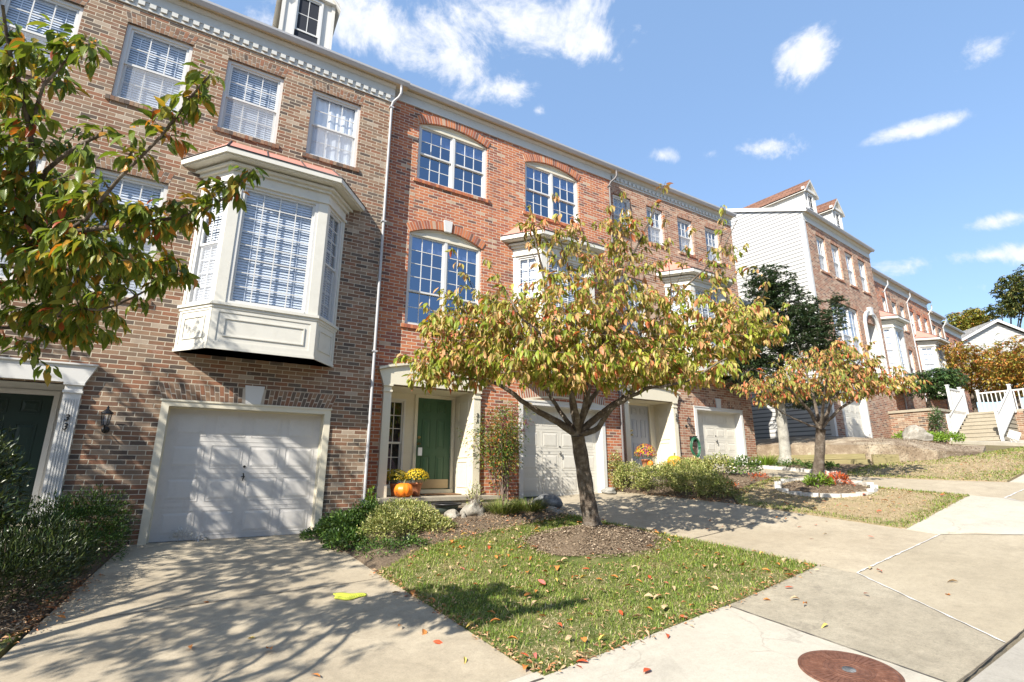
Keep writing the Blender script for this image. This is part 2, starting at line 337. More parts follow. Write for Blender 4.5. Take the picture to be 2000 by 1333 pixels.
leafmat('mum_yellow', [(0, (.62, .42, .02)), (.6, (.80, .58, .03)), (1, (.45, .32, .02))], .2, .5)
leafmat('mum_olive', [(0, (.32, .25, .02)), (1, (.55, .42, .03))], .2, .5)
leafmat('mum_red', [(0, (.50, .03, .02)), (1, (.60, .12, .05))], .2, .5)
leafmat('mum_purple', [(0, (.28, .02, .13)), (1, (.45, .08, .25))], .2, .5)
leafmat('azalea_white', [(0, (.7, .66, .62)), (1, (.8, .8, .78))], .2, .6)
leafmat('litter', [(0, (.32, .17, .08)), (.35, (.45, .29, .16)), (.6, (.55, .38, .22)), (.8, (.50, .18, .07)), (1, (.22, .11, .06))], .1, .7)
leafmat('chip', [(0, (.07, .045, .03)), (.4, (.17, .12, .08)), (.75, (.30, .23, .16)), (1, (.42, .35, .26))], 0, .95)
leafmat('fall_red', [(0, (.50, .05, .025)), (1, (.55, .09, .03))], .1, .45, True)
leafmat('fall_orange', [(0, (.58, .17, .035)), (1, (.62, .24, .06))], .1, .45, True)
leafmat('fall_yellow', [(0, (.66, .48, .06)), (1, (.70, .52, .18))], .1, .45, True)
leafmat('fall_tan', [(0, (.48, .32, .18)), (1, (.56, .40, .25))], .1, .6, True)
leafmat('fall_pink', [(0, (.52, .10, .10)), (1, (.58, .16, .14))], .1, .5, True)
leafmat('bg_green', [(0, (.04, .06, .02)), (.6, (.09, .12, .03)), (1, (.22, .18, .05))], .2, .6)
leafmat('bg_autumn', [(0, (.10, .13, .02)), (.5, (.24, .25, .04)), (.85, (.38, .30, .06)), (1, (.38, .17, .05))], .25, .6)
leafmat('bleached', [(0, (.5, .5, .52)), (1, (.7, .7, .72))], .2, .6)
def manhole_mat():
    s = NT('manhole_iron'); sp = s.n.new('ShaderNodeSeparateXYZ'); s.lk(s.tc.outputs['Object'], sp.inputs[0])
    n = s.noise(14, 7, .7); c = s.ramp(n, [(.3, (.09, .04, .026)), (.55, (.165, .075, .048)), (.75, (.25, .14, .10))]); s.col(c); s.set(.75, .4, .25); s.bump(n, .003)
manhole_mat()
def m(*names): return [MATS[n] for n in names]

# ------------------------------------------------------------------ mesh builder
class MB:
    def __init__(s): s.v = []; s.f = []; s.mi = []; s.uv = []; s.sm = []
    def face(s, pts, mi=0, uv=None, smooth=False):
        b = len(s.v); s.v += [tuple(p) for p in pts]; s.f.append(tuple(range(b, b+len(pts)))); s.mi.append(mi); s.sm.append(smooth)
        if uv is None:
            n = Vector((0, 0, 0)); P = [Vector(p) for p in pts]
            for i in range(1, len(P)-1): n += (P[i]-P[0]).cross(P[i+1]-P[0])
            a = (abs(n.x), abs(n.y), abs(n.z))
            if a[2] > max(a[0], a[1])*1.01: uv = [(p.x, p.y*(1+.12) if a[1] > .2*a[2] else p.y) for p in P]
            else:
                h = Vector((-n.y, n.x, 0)); h = h.normalized() if h.length > 1e-9 else Vector((1, 0, 0))
                if h.x < 0 or (abs(h.x) < 1e-6 and h.y < 0): h = -h
                uv = [(p.dot(h), p.z) for p in P]
        s.uv.append(uv)
    def box(s, x0, x1, y0, y1, z0, z1, mi=0, skip=''):
        if x0 > x1: x0, x1 = x1, x0
        if y0 > y1: y0, y1 = y1, y0
        if z0 > z1: z0, z1 = z1, z0
        F = {'f': [(x0, y0, z0), (x1, y0, z0), (x1, y0, z1), (x0, y0, z1)], 'b': [(x1, y1, z0), (x0, y1, z0), (x0, y1, z1), (x1, y1, z1)],
             'l': [(x0, y1, z0), (x0, y0, z0), (x0, y0, z1), (x0, y1, z1)], 'r': [(x1, y0, z0), (x1, y1, z0), (x1, y1, z1), (x1, y0, z1)],
             't': [(x0, y0, z1), (x1, y0, z1), (x1, y1, z1), (x0, y1, z1)], 'u': [(x0, y1, z0), (x1, y1, z0), (x1, y0, z0), (x0, y0, z0)]}
        for k, p in F.items():
            if k not in skip: s.face(p, mi)
    def prism(s, poly, d, mi=0, caps=True):       # poly: list of 3D points, d: extrusion vector
        d = Vector(d); P = [Vector(p) for p in poly]; Q = [p+d for p in P]; n = len(P)
        for i in range(n): j = (i+1) % n; s.face([P[i], P[j], Q[j], Q[i]], mi)
        if caps: s.face(list(reversed(P)), mi); s.face(Q, mi)
    def extr_x(s, prof, x0, x1, mi=0, mis=None):  # profile [(y,z)...] extruded along x (closed)
        n = len(prof)
        for i in range(n):
            j = (i+1) % n; a, b = prof[i], prof[j]
            s.face([(x0, a[0], a[1]), (x1, a[0], a[1]), (x1, b[0], b[1]), (x0, b[0], b[1])], (mis[i] if mis else mi))
        s.face([(x0, a[0], a[1]) for a in reversed(prof)], mi); s.face([(x1, a[0], a[1]) for a in prof], mi)
    def tube(s, pts, rad, n=7, mi=0, cap=True):
        P = [Vector(p) for p in pts]; rings = []; up = None
        for i, p in enumerate(P):
            d = (P[min(i+1, len(P)-1)]-P[max(i-1, 0)])
            d = d.normalized() if d.length > 1e-9 else Vector((0, 0, 1))
            if up is None: up = Vector((0, 0, 1)) if abs(d.z) < .9 else Vector((1, 0, 0))
            a = d.cross(up); a = a.normalized() if a.length > 1e-6 else d.orthogonal().normalized(); b = a.cross(d); up = b
            r = rad[i] if hasattr(rad, '__len__') else rad
            base = len(s.v)
            for k in range(n):
                t = 2*math.pi*k/n; s.v.append(tuple(p+(a*math.cos(t)+b*math.sin(t))*r))
            rings.append(base)
        for i in range(len(P)-1):
            for k in range(n):
                k2 = (k+1) % n; q = (rings[i]+k, rings[i]+k2, rings[i+1]+k2, rings[i+1]+k)
                s.f.append(q); s.mi.append(mi); s.sm.append(True); s.uv.append([(k/n, i), ((k+1)/n, i), ((k+1)/n, i+1), (k/n, i+1)])
        if cap:
            for b, rev in ((rings[0], False), (rings[-1], True)):
                q = [b+k for k in range(n)]
                if rev: q.reverse()
                s.f.append(tuple(q)); s.mi.append(mi); s.sm.append(False); s.uv.append([(0, 0)]*n)
    def lathe(s, prof, n=24, c=(0, 0, 0), mi=0, wob=None):  # prof [(r,z)]
        rings = []
        for r, z in prof:
            b = len(s.v); rings.append(b)
            for k in range(n):
                t = 2*math.pi*k/n; rr = r*(wob(t, z) if wob else 1); s.v.append((c[0]+rr*math.cos(t), c[1]+rr*math.sin(t), c[2]+z))
        for i in range(len(prof)-1):
            for k in range(n):
                k2 = (k+1) % n; s.f.append((rings[i]+k, rings[i]+k2, rings[i+1]+k2, rings[i+1]+k)); s.mi.append(mi); s.sm.append(True); s.uv.append([(k/n, i)]*4)
    def build(s, name, mats, parent=None, loc=None, rz=0):
        me = bpy.data.meshes.new(name); me.from_pydata(s.v, [], s.f)
        if isinstance(mats, str): mats = m(mats)
        elif isinstance(mats, (list, tuple)) and isinstance(mats[0], str): mats = m(*mats)
        for x in mats: me.materials.append(x)
        me.polygons.foreach_set('material_index', s.mi); me.polygons.foreach_set('use_smooth', s.sm)
        ul = me.uv_layers.new(name='UVMap'); flat = [c for u in s.uv for p in u for c in p]; ul.data.foreach_set('uv', flat)
        me.update(); o = bpy.data.objects.new(name, me); col.objects.link(o)
        if parent is not None: o.parent = parent
        if loc is not None: o.location = loc
        if rz: o.rotation_euler = (0, 0, rz)
        return o
def inst(src, name, parent, loc=None):
    o = bpy.data.objects.new(name, src.data); col.objects.link(o)
    if parent is not None: o.parent = parent
    if loc is not None: o.location = loc
    return o
def copy_tree(o, parent=None):
    c = o.copy(); col.objects.link(c); c.parent = parent
    for ch in list(o.children): copy_tree(ch, c)
    return c

# ------------------------------------------------------------------ terrain
SX = [(-30, -1.5), (-8, -.5), (-4, -.15), (-.6, 0), (2, 0), (3, .12), (6.3, .46), (9.1, .58), (10, .75), (12.3, 1.14), (15, 1.24), (17, 1.6), (19, 2.1), (24, 2.3), (35, 3.0), (60, 5), (260, 16)]
TX = [(-30, -2.8), (-8, -1.15), (-4, -.85), (2.5, -.47), (5.4, -.27), (7.23, -.09), (9.81, .21), (12.58, .62), (14.71, .88), (18, 1.35), (24, 1.9), (35, 2.6), (60, 4.5), (260, 15)]
sxa, sxb = [a for a, b in SX], [b for a, b in SX]; txa, txb = [a for a, b in TX], [b for a, b in TX]
def gz(x, y):
    v = -y/6
    if v > 1: return float(np.interp(x, txa, txb)) + (y+6)*.06
    v = max(v, 0)
    return float(np.interp(x, sxa, sxb))*(1-v)+float(np.interp(x, txa, txb))*v
def clip(poly, a, b):        # keep the left side of a->b
    out = []; n = len(poly)
    def side(p): return (b[0]-a[0])*(p[1]-a[1])-(b[1]-a[1])*(p[0]-a[0])
    for i in range(n):
        p, q = poly[i], poly[(i+1) % n]; sp, sq = side(p), side(q)
        if sp >= 0: out.append(p)
        if (sp > 0 and sq < 0) or (sp < 0 and sq > 0):
            t = sp/(sp-sq); out.append((p[0]+(q[0]-p[0])*t, p[1]+(q[1]-p[1])*t))
    return out
def area2(P): return sum(P[i][0]*P[(i+1) % len(P)][1]-P[(i+1) % len(P)][0]*P[i][1] for i in range(len(P)))
def patch(mb, convex, dz, cell=.3, mi=0, h=gz, skirt=.12):
    P = list(convex)
    if area2(P) < 0: P.reverse()
    x0, x1 = min(p[0] for p in P), max(p[0] for p in P); y0, y1 = min(p[1] for p in P), max(p[1] for p in P)
    for i in range(int(math.floor(x0/cell)), int(math.ceil(x1/cell))):
        for j in range(int(math.floor(y0/cell)), int(math.ceil(y1/cell))):
            q = [(i*cell, j*cell), ((i+1)*cell, j*cell), ((i+1)*cell, (j+1)*cell), (i*cell, (j+1)*cell)]
            for k in range(len(P)):
                q = clip(q, P[k], P[(k+1) % len(P)])
                if len(q) < 3: break
            if len(q) >= 3 and abs(area2(q)) > 1e-6:
                mb.face([(x, y, h(x, y)+dz) for x, y in q], mi, uv=[(x, y) for x, y in q], smooth=True)
    n = len(P)
    if skirt:
        for k in range(n):
            a, b = P[k], P[(k+1) % n]; L = math.dist(a, b); ns = max(1, int(L/cell))
            for t in range(ns):
                p = (a[0]+(b[0]-a[0])*t/ns, a[1]+(b[1]-a[1])*t/ns); q = (a[0]+(b[0]-a[0])*(t+1)/ns, a[1]+(b[1]-a[1])*(t+1)/ns)
                mb.face([(p[0], p[1], h(*p)+dz-skirt), (q[0], q[1], h(*q)+dz-skirt), (q[0], q[1], h(*q)+dz), (p[0], p[1], h(*p)+dz)], mi)
def surf(name, polys, mat, dz, cell=.3, h=gz, skirt=.12):
    mb = MB()
    for p in polys: patch(mb, p, dz, cell, 0, h, skirt)
    return tag(mb.build(name, mat), kind='structure')
# base ground
mb = MB()
xs = list(np.arange(-30, 34, 1.0))+list(np.arange(34, 80, 4.0))+[80, 100, 130, 170, 220, 260]
ys = [-60, -40, -30, -24, -18, -14]+list(np.arange(-12, 6, 1.0))+[6, 10, 20, 35, 60, 90, 140]
gi = {}
for a in xs:
    for b in ys: gi[(a, b)] = len(mb.v); mb.v.append((float(a), float(b), gz(a, b)-.10))
for i in range(len(xs)-1):
    for j in range(len(ys)-1):
        mb.f.append((gi[(xs[i], ys[j])], gi[(xs[i+1], ys[j])], gi[(xs[i+1], ys[j+1])], gi[(xs[i], ys[j+1])])); mb.mi.append(0); mb.sm.append(True)
        mb.uv.append([(0, 0)]*4)
tag(mb.build('ground', 'soil'), kind='structure')

surf('driveway', [[(-.75, .3), (2.02, .3), (2.57, -6.32), (-1.5, -6.32)]], 'concrete_drive', 0)
surf('driveway', [[(6.25, .5), (9.15, .5), (9.6, -2.2), (7.23, -6.0), (6.2, -1.2)], [(9.6, -2.2), (9.72, -3.0), (9.84, -6.02), (9.8, -6.44), (7.22, -6.46), (7.23, -6.0)]], 'concrete_drive', 0)
surf('driveway', [[(12.2, .6), (15.0, .6), (14.0, -3.0), (12.75, -5.0)], [(12.75, -5.0), (14.0, -3.0), (14.81, -5.97), (14.85, -6.4), (12.9, -6.4)]], 'concrete_drive', 0)
surf('sidewalk', [[(-1.5, -6.33), (2.55, -6.2), (5.11, -6.02), (5.01, -8.14), (-1.5, -8.14)]], 'concrete_light', .002)
surf('sidewalk', [[(5.12, -6.02), (7.23, -5.88), (7.21, -6.47), (6.16, -8.12), (5.02, -8.12)]], 'concrete_dark', 0)
surf('sidewalk', [[(7.22, -6.47), (9.8, -6.45), (11.9, -8.15), (6.17, -8.12)]], 'concrete_apron', 0)
surf('sidewalk', [[(9.84, -5.93), (12.86, -5.8), (12.9, -6.4), (11.6, -8.14), (10.38, -7.24)], [(9.8, -6.44), (9.81, -6.03), (10.38, -7.24), (11.6, -8.14), (11.9, -8.15)]], 'concrete_light', .001)
surf('sidewalk', [[(12.9, -6.4), (14.85, -6.4), (16.5, -8.15), (11.6, -8.14)]], 'concrete_apron', 0)
surf('sidewalk', [[(14.82, -5.98), (40, -5.4), (40, -8.15), (16.5, -8.15)]], 'concrete_light', .001, 1.0)
surf('street', [[(-14, -8.15), (60, -8.17), (60, -16), (-14, -16)]], 'concrete_street', -.02, 1.0)

# joints between slabs
def strip(name, pts, w, mat, dz):
    mb = MB()
    P = []
    for i in range(len(pts)-1):
        a, b = pts[i], pts[i+1]; L = math.dist(a, b); n = max(2, int(L/.08))
        for k in range(n): P.append((a[0]+(b[0]-a[0])*k/n, a[1]+(b[1]-a[1])*k/n))
    P.append(pts[-1]); rr = random.Random(len(P)); W = []
    for i, p in enumerate(P):
        a = P[max(i-1, 0)]; b = P[min(i+1, len(P)-1)]; d = math.dist(a, b); nx, ny = -(b[1]-a[1])/d, (b[0]-a[0])/d
        o = rr.uniform(-.25, .25)*w; ww = w*rr.uniform(.15, .7)
        W.append(((p[0]+nx*(ww+o), p[1]+ny*(ww+o)), (p[0]-nx*(ww-o), p[1]-ny*(ww-o))))
    for i in range(len(W)-1):
        a, b = W[i]; d, c = W[i+1]
        mb.face([(q[0], q[1], gz(*q)+dz) for q in (b, c, d, a)], 0)
    return tag(mb.build(name, mat), kind='structure')
strip('pavement_joint', [(7.22, -6.465), (9.8, -6.445)], .024, 'joint_white', .008)
strip('pavement_joint', [(7.215, -6.465), (6.165, -8.12)], .021, 'joint_white', .008)
strip('pavement_joint', [(9.8, -6.445), (10.38, -7.24)], .014, 'joint_dark', .008)
strip('pavement_joint', [(12.9, -6.4), (14.85, -6.4)], .03, 'joint_white', .008)
strip('pavement_joint', [(12.9, -6.4), (12.2, -7.3), (11.6, -8.14)], .03, 'joint_white', .008)
strip('pavement_joint', [(5.115, -6.13), (5.015, -8.12)], .012, 'joint_dark', .008)
strip('pavement_joint', [(-3, -8.14), (5.0, -8.14), (6.16, -8.13), (11.9, -8.155), (30, -8.16)], .010, 'joint_dark', .008)
strip('pavement_joint', [(-1.5, -6.33), (2.57, -6.33)], .02, 'joint_dark', .008)
strip('pavement_joint', [(-1.05, -3.1), (2.25, -3.1)], .012, 'joint_dark', .006)
strip('pavement_joint', [(6.95, -4.2), (9.78, -4.2)], .012, 'joint_dark', .006)
strip('pavement_joint', [(16.8, -5.95), (16.9, -8.14)], .015, 'joint_dark', .008)

# ------------------------------------------------------------------ building kit (all in a house's own frame: x along the front, y into the house)
def screenmat():
    s = NT('insect_screen'); tr = s.n.new('ShaderNodeBsdfTransparent'); s.col((.50, .52, .56)); s.set(.8, .2)
    ms = s.n.new('ShaderNodeMixShader'); ms.inputs[0].default_value = .34; s.lk(tr.outputs[0], ms.inputs[1]); s.lk(s.b.outputs[0], ms.inputs[2]); s.lk(ms.outputs[0], s.out.inputs[0])
screenmat()
WCACHE = {}
def sash(mb, x0, x1, z0, z1, y0, y1, cols, rows, st=.04, mu=.009):
    mb.box(x0, x0+st, y0, y1, z0, z1); mb.box(x1-st, x1, y0, y1, z0, z1)
    mb.box(x0+st, x1-st, y0, y1, z0, z0+st); mb.box(x0+st, x1-st, y0, y1, z1-st, z1)
    ym = (y0+y1)/2
    for c in range(1, cols):
        x = x0+st+(x1-x0-2*st)*c/cols; mb.box(x-mu, x+mu, ym-.006, ym+.012, z0+st, z1-st)
    for r in range(1, rows):
        z = z0+st+(z1-z0-2*st)*r/rows; mb.box(x0+st, x1-st, ym-.0045, ym+.0105, z-mu, z+mu)
def window(parent, x, z, w, h, y=0.0, cols=3, rt=2, rb=2, blind='full', twin=0, rz=0, screen=True, split=.5, mat='clean_white', gl='glass', name='window', fw=.06):
    key = (round(w, 3), round(h, 3), cols, rt, rb, blind, twin, screen, split, mat, gl, fw)
    if key not in WCACHE:
        f = MB(); f.box(0, fw, .05, .17, 0, h); f.box(w-fw, w, .05, .17, 0, h); f.box(fw, w-fw, .05, .17, h-fw, h); f.box(fw, w-fw, .04, .17, 0, fw*.8)
        bays = [(fw, w-fw)] if not twin else ([(fw, w/2-.035), (w/2+.035, w-fw)] if twin == 1 else [(fw, w/3-.03), (w/3+.03, 2*w/3-.03), (2*w/3+.03, w-fw)])
        if twin == 1: f.box(w/2-.035, w/2+.035, .05, .17, fw*.8, h-fw)
        if twin == 2: f.box(w/3-.03, w/3+.03, .05, .17, fw*.8, h-fw); f.box(2*w/3-.03, 2*w/3+.03, .05, .17, fw*.8, h-fw)
        g = MB(); sc = MB(); zm = fw*.8+(h-fw*1.8)*split
        for a, b in bays:
            if rb:
                sash(f, a, b, zm-.02, h-fw, .08, .11, cols, rt); sash(f, a, b, fw*.8, zm+.015, .113, .143, cols, rb)
                g.face([(a, .099, zm), (b, .099, zm), (b, .099, h-fw), (a, .099, h-fw)]); g.face([(a, .131, fw*.8), (b, .131, fw*.8), (b, .131, zm), (a, .131, zm)])
                if screen: sc.face([(a+.03, .088, fw*.8+.02), (b-.03, .088, fw*.8+.02), (b-.03, .088, zm-.02), (a+.03, .088, zm-.02)])
            else:
                sash(f, a, b, fw*.8, h-fw, .09, .13, cols, rt); g.face([(a, .113, fw*.8), (b, .113, fw*.8), (b, .113, h-fw), (a, .113, h-fw)])
        bl = MB()
        top = h-fw-.02
        if blind:
            lo_z = fw if blind in ('full', 'curtain') else (h-fw-.30 if blind == 'top' else h*.45)
            for a, b in bays:
                if blind == 'curtain':
                    n = 24
                    for i in range(n):
                        xa, xb = a+(b-a)*i/n, a+(b-a)*(i+1)/n; ya, yb = .165+.010*math.sin(i*1.7), .165+.010*math.sin((i+1)*1.7)
                        bl.face([(xa, ya, fw), (xb, yb, fw), (xb, yb, top), (xa, ya, top)])
                else:
                    pit = .05 if blind != 'top' else .018; zz = top-.05; bl.box(a+.01, b-.01, .148, .185, top-.045, top)
                    while zz > lo_z:
                        bl.face([(a+.015, .152, zz-.0235), (b-.015, .152, zz-.0235), (b-.015, .168, zz+.0245), (a+.015, .168, zz+.0245)]); zz -= pit
                    for t in (.18, .82): xx = a+(b-a)*t; bl.box(xx-.006, xx+.006, .146, .149, lo_z, top)
        fo = f.build(name, mat); fo.parent = parent; go = g.build('pane', gl, fo); bo = bl.build('blind', 'curtain' if blind == 'curtain' else 'blind', fo) if blind else None
        so = sc.build('insect_screen', 'insect_screen', fo) if (rb and screen) else None
        WCACHE[key] = fo
        fo.location = (x, y, z); fo.rotation_euler = (0, 0, rz); return fo
    src = WCACHE[key]; fo = inst(src, name, parent, (x, y, z)); fo.rotation_euler = (0, 0, rz)
    for ch in src.children:
        if ch.name.split('.')[0] in ('pane', 'blind', 'insect_screen'): inst(ch, ch.name.split('.')[0], fo)
    return fo
def arc_z(x, xa, xb, z1, rise):
    c = (xb-xa)/2; Rr = (c*c+rise*rise)/(2*rise); return z1+rise-Rr+math.sqrt(max(Rr*Rr-(x-(xa+xb)/2)**2, 0))
def wall_mesh(mb, x0, x1, z0, z1, ops, depth=.12, y=0.0, mi=0, mrev=0):
    xs = {x0, x1}
    for o in ops:
        xs |= {o[0], o[1]}
        if len(o) > 4 and o[4]: xs |= {o[0]+(o[1]-o[0])*k/14 for k in range(15)}
    xs = sorted(x for x in xs if x0-1e-6 <= x <= x1+1e-6)
    X = [xs[0]]
    for v in xs[1:]:
        if v-X[-1] > 1e-5: X.append(v)
    for a, b in zip(X[:-1], X[1:]):
        mid = (a+b)/2; cov = []
        for o in ops:
            if o[0]-1e-6 <= mid <= o[1]+1e-6:
                if len(o) > 4 and o[4]: cov.append((o[2], o[2], arc_z(a, o[0], o[1], o[3], o[4]), arc_z(b, o[0], o[1], o[3], o[4])))
                else: cov.append((o[2], o[2], o[3], o[3]))
        cov.sort(); za, zb = z0, z0
        for c in cov:
            if c[0] > za+1e-6: mb.face([(a, y, za), (b, y, zb), (b, y, c[1]), (a, y, c[0])], mi)
            za, zb = c[2], c[3]
        mb.face([(a, y, za), (b, y, zb), (b, y, z1), (a, y, z1)], mi)
    for o in ops:
        xa, xb, za, zb = o[:4]; d = y+depth
        mb.face([(xa, y, za), (xa, d, za), (xa, d, zb), (xa, y, zb)], mrev); mb.face([(xb, d, za), (xb, y, za), (xb, y, zb), (xb, d, zb)], mrev)
        mb.face([(xa, y, za), (xb, y, za), (xb, d, za), (xa, d, za)], mrev)
        if len(o) > 4 and o[4]:
            for k in range(14):
                p, q = xa+(xb-xa)*k/14, xa+(xb-xa)*(k+1)/14; pz, qz = arc_z(p, xa, xb, zb, o[4]), arc_z(q, xa, xb, zb, o[4])
                mb.face([(p, y, pz), (p, d, pz), (q, d, qz), (q, y, qz)], mrev)
        else: mb.face([(xa, y, zb), (xa, d, zb), (xb, d, zb), (xb, y, zb)], mrev)
def lintel(parent, xa, xb, z, h, mat, splay=.05, key=None, y=0.0, flat=False):
    mb = MB(); n = int(round((xb-xa)/.068)); mo = MB()
    mo.prism([(xa-.0, y-.001, z), (xb, y-.001, z), (xb+splay, y-.001, z+h), (xa-splay, y-.001, z+h)], (0, .02, 0), 0)
    kc = (xa+xb)/2
    for i in range(n):
        b0 = xa+(xb-xa)*i/n+.005; b1 = xa+(xb-xa)*(i+1)/n-.005
        f0 = (b0-xa)/(xb-xa); f1 = (b1-xa)/(xb-xa); t0 = xa-splay+(xb-xa+2*splay)*f0; t1 = xa-splay+(xb-xa+2*splay)*f1
        if key and abs((b0+b1)/2-kc) < key: continue
        sp = .62 if (i % 2) else .36
        for lo_, hi_ in ((0, sp-.02), (sp+.02, 1)):
            P = [(b0+(t0-b0)*lo_, y-.004, z+h*lo_+.004), (b1+(t1-b1)*lo_, y-.004, z+h*lo_+.004), (b1+(t1-b1)*hi_, y-.004, z+h*hi_-.004), (b0+(t0-b0)*hi_, y-.004, z+h*hi_-.004)]
            mb.prism(P, (0, .02, 0))
    mb.prism([(xa-.0, y-.001, z), (xb, y-.001, z), (xb+splay, y-.001, z+h), (xa-splay, y-.001, z+h)], (0, .02, 0), 1)
    o = mb.build('lintel', m(mat+'_loose', 'mortar'), parent)
    if key:
        k = MB(); a, b = key*.78, key*1.05
        k.prism([(kc-a, y-.035, z-.02), (kc+a, y-.035, z-.02), (kc+b, y-.035, z+h+.05), (kc-b, y-.035, z+h+.05)], (0, .05, 0)); k.build('keystone', 'clean_white' if key > .1 else 'cream_paint', parent)
    return o
def arch_lintel(parent, xa, xb, z1, rise, h, mat, key=None, y=0.0):
    c = (xb-xa)/2; Rr = (c*c+rise*rise)/(2*rise); cx = (xa+xb)/2; cz = z1+rise-Rr; th = math.asin(c/Rr); n = int(2*th*(Rr+h/2)/.070)
    mb = MB(); mo = MB(); yy = y-.02
    def P(t, r, dy=0): return (cx+r*math.sin(t), yy+dy, cz+r*math.cos(t))
    for i in range(n):
        t0, t1 = -th+2*th*i/n, -th+2*th*(i+1)/n; e = .0034
        mb.prism([P(t0, Rr-.001, .004), P(t1, Rr-.001, .004), P(t1, Rr+h, .004), P(t0, Rr+h, .004)], (0, .03, 0), 1)
        if key and abs((t0+t1)/2) < key/Rr: continue
        mb.prism([P(t0+e, Rr-.002), P(t1-e, Rr-.002), P(t1-e, Rr+h+.002), P(t0+e, Rr+h+.002)], (0, .03, 0))
    o = mb.build('arch', m(mat+'_loose', 'mortar'), parent)
    if key:
        k = MB(); zt = z1+rise
        k.prism([(cx-key*.8, y-.05, zt-.03), (cx+key*.8, y-.05, zt-.03), (cx+key*1.1, y-.05, zt+h+.06), (cx-key*1.1, y-.05, zt+h+.06)], (0, .06, 0)); k.build('keystone', 'clean_white', parent)
def sill(parent, xa, xb, z, mat, y=0.0, h=.095):
    mb = MB(); n = int(round((xb-xa)/.07))
    for i in range(n):
        a = xa+(xb-xa)*i/n+.004; b = xa+(xb-xa)*(i+1)/n-.004
        mb.prism([(a, y-.035, z-h), (a, y+.05, z-h), (a, y+.05, z+.012), (a, y-.035, z-.012)], (b-a, 0, 0))
    mb.box(xa, xb, y-.028, y+.05, z-h+.006, z-.02, 1); o = mb.build('sill', m(mat+'_loose', 'mortar'), parent)
def infill(parent, xa, xb, z1, rise, mat='cream_paint', y=0.0):
    mb = MB(); n = 14
    pts = [(xa, z1)]+[(xa+(xb-xa)*k/n, arc_z(xa+(xb-xa)*k/n, xa, xb, z1, rise)) for k in range(n+1)]+[(xb, z1)]
    top = [p for p in pts[1:-1]]
    for k in range(n):
        a, b = top[k], top[k+1]; mb.face([(a[0], y+.07, z1-.02), (b[0], y+.07, z1-.02), (b[0], y+.07, b[1]), (a[0], y+.07, a[1])])
        # bead following the arch
        mb.prism([(a[0], y+.045, a[1]-.045), (b[0], y+.045, b[1]-.045), (b[0], y+.045, b[1]), (a[0], y+.045, a[1])], (0, .03, 0))
    mb.box(xa, xb, y+.04, y+.1, z1-.025, z1+.03); return mb.build('arch_panel', mat, parent)
def cornice(parent, x0, x1, z, dentil=True, over=.17, bead=True, H=.43, x2=None):
    """frieze with dentils, bed mould, soffit and gutter; gutter lip at z+H"""
    mb = MB(); zs = z+H-.17; x2 = x1+.05 if x2 is None else x2
    mb.box(x0, x1, -.03, .02, z, z+.045)
    mb.box(x0, x1, -.014, .02, z+.045, zs)
    mb.extr_x([(.02, zs), (-.03, zs), (-.05, zs+.02), (-.085, zs+.06), (-.085, zs+.075), (.02, zs+.075)], x0, x1)
    if dentil:
        n = int((x1-x0)/.175); zd = min(z+.17, zs-.01)
        for i in range(n):
            x = x0+.04+i*(x1-x0-.08)/n; mb.box(x, x+.10, -.058, -.012, z+.062, zd)
        mb.box(x0, x1, -.03, -.013, zd+.004, zd+.02)
    mb.build('frieze', 'trim_grey', parent)
    s = MB(); s.extr_x([(.02, zs+.075), (-.10, zs+.075), (-over, zs+.085), (-over, zs+.105), (.02, zs+.105)], x0, x2)
    if bead:
        n = int((x1-x0)/.06)
        for i in range(n):
            x = x0+i*(x1-x0)/n; s.box(x, x+.036, -.102, -.085, zs+.045, zs+.076)
    s.build('soffit', 'soffit', parent)
    g = MB(); yo = -over
    g.extr_x([(yo, zs+.05), (yo-.02, zs+.05), (yo-.04, zs+.07), (yo-.075, zs+.12), (yo-.08, zs+.165), (yo-.07, zs+.17), (yo-.065, zs+.12), (yo-.03, zs+.08), (yo, zs+.07), (yo+.01, zs+.18), (yo, zs+.18)], x0-.03, x2)
    g.build('gutter', 'downspout', parent)
def downspout(parent, x, z0, z1, y=-.05, xt=None, yt=-.44, mat='downspout'):
    mb = MB(); xt = x if xt is None else xt
    pts = [(xt, yt, z1+.06), (xt, yt, z1-.05), (xt, yt, z1-.16), (xt-.03, yt+.05, z1-.24), (x+.02, y-.05, z1-.36), (x, y, z1-.44), (x, y, z0+.12), (x, y-.02, z0+.03), (x, y-.12, z0-.02)]
    mb.tube(pts, .030, 8); 
    for k in range(4): zz = z0+.5+(z1-z0-1)*k/3; mb.box(x-.05, x+.05, y-.038, .0, zz, zz+.03)
    return mb.build('downspout', mat, parent)
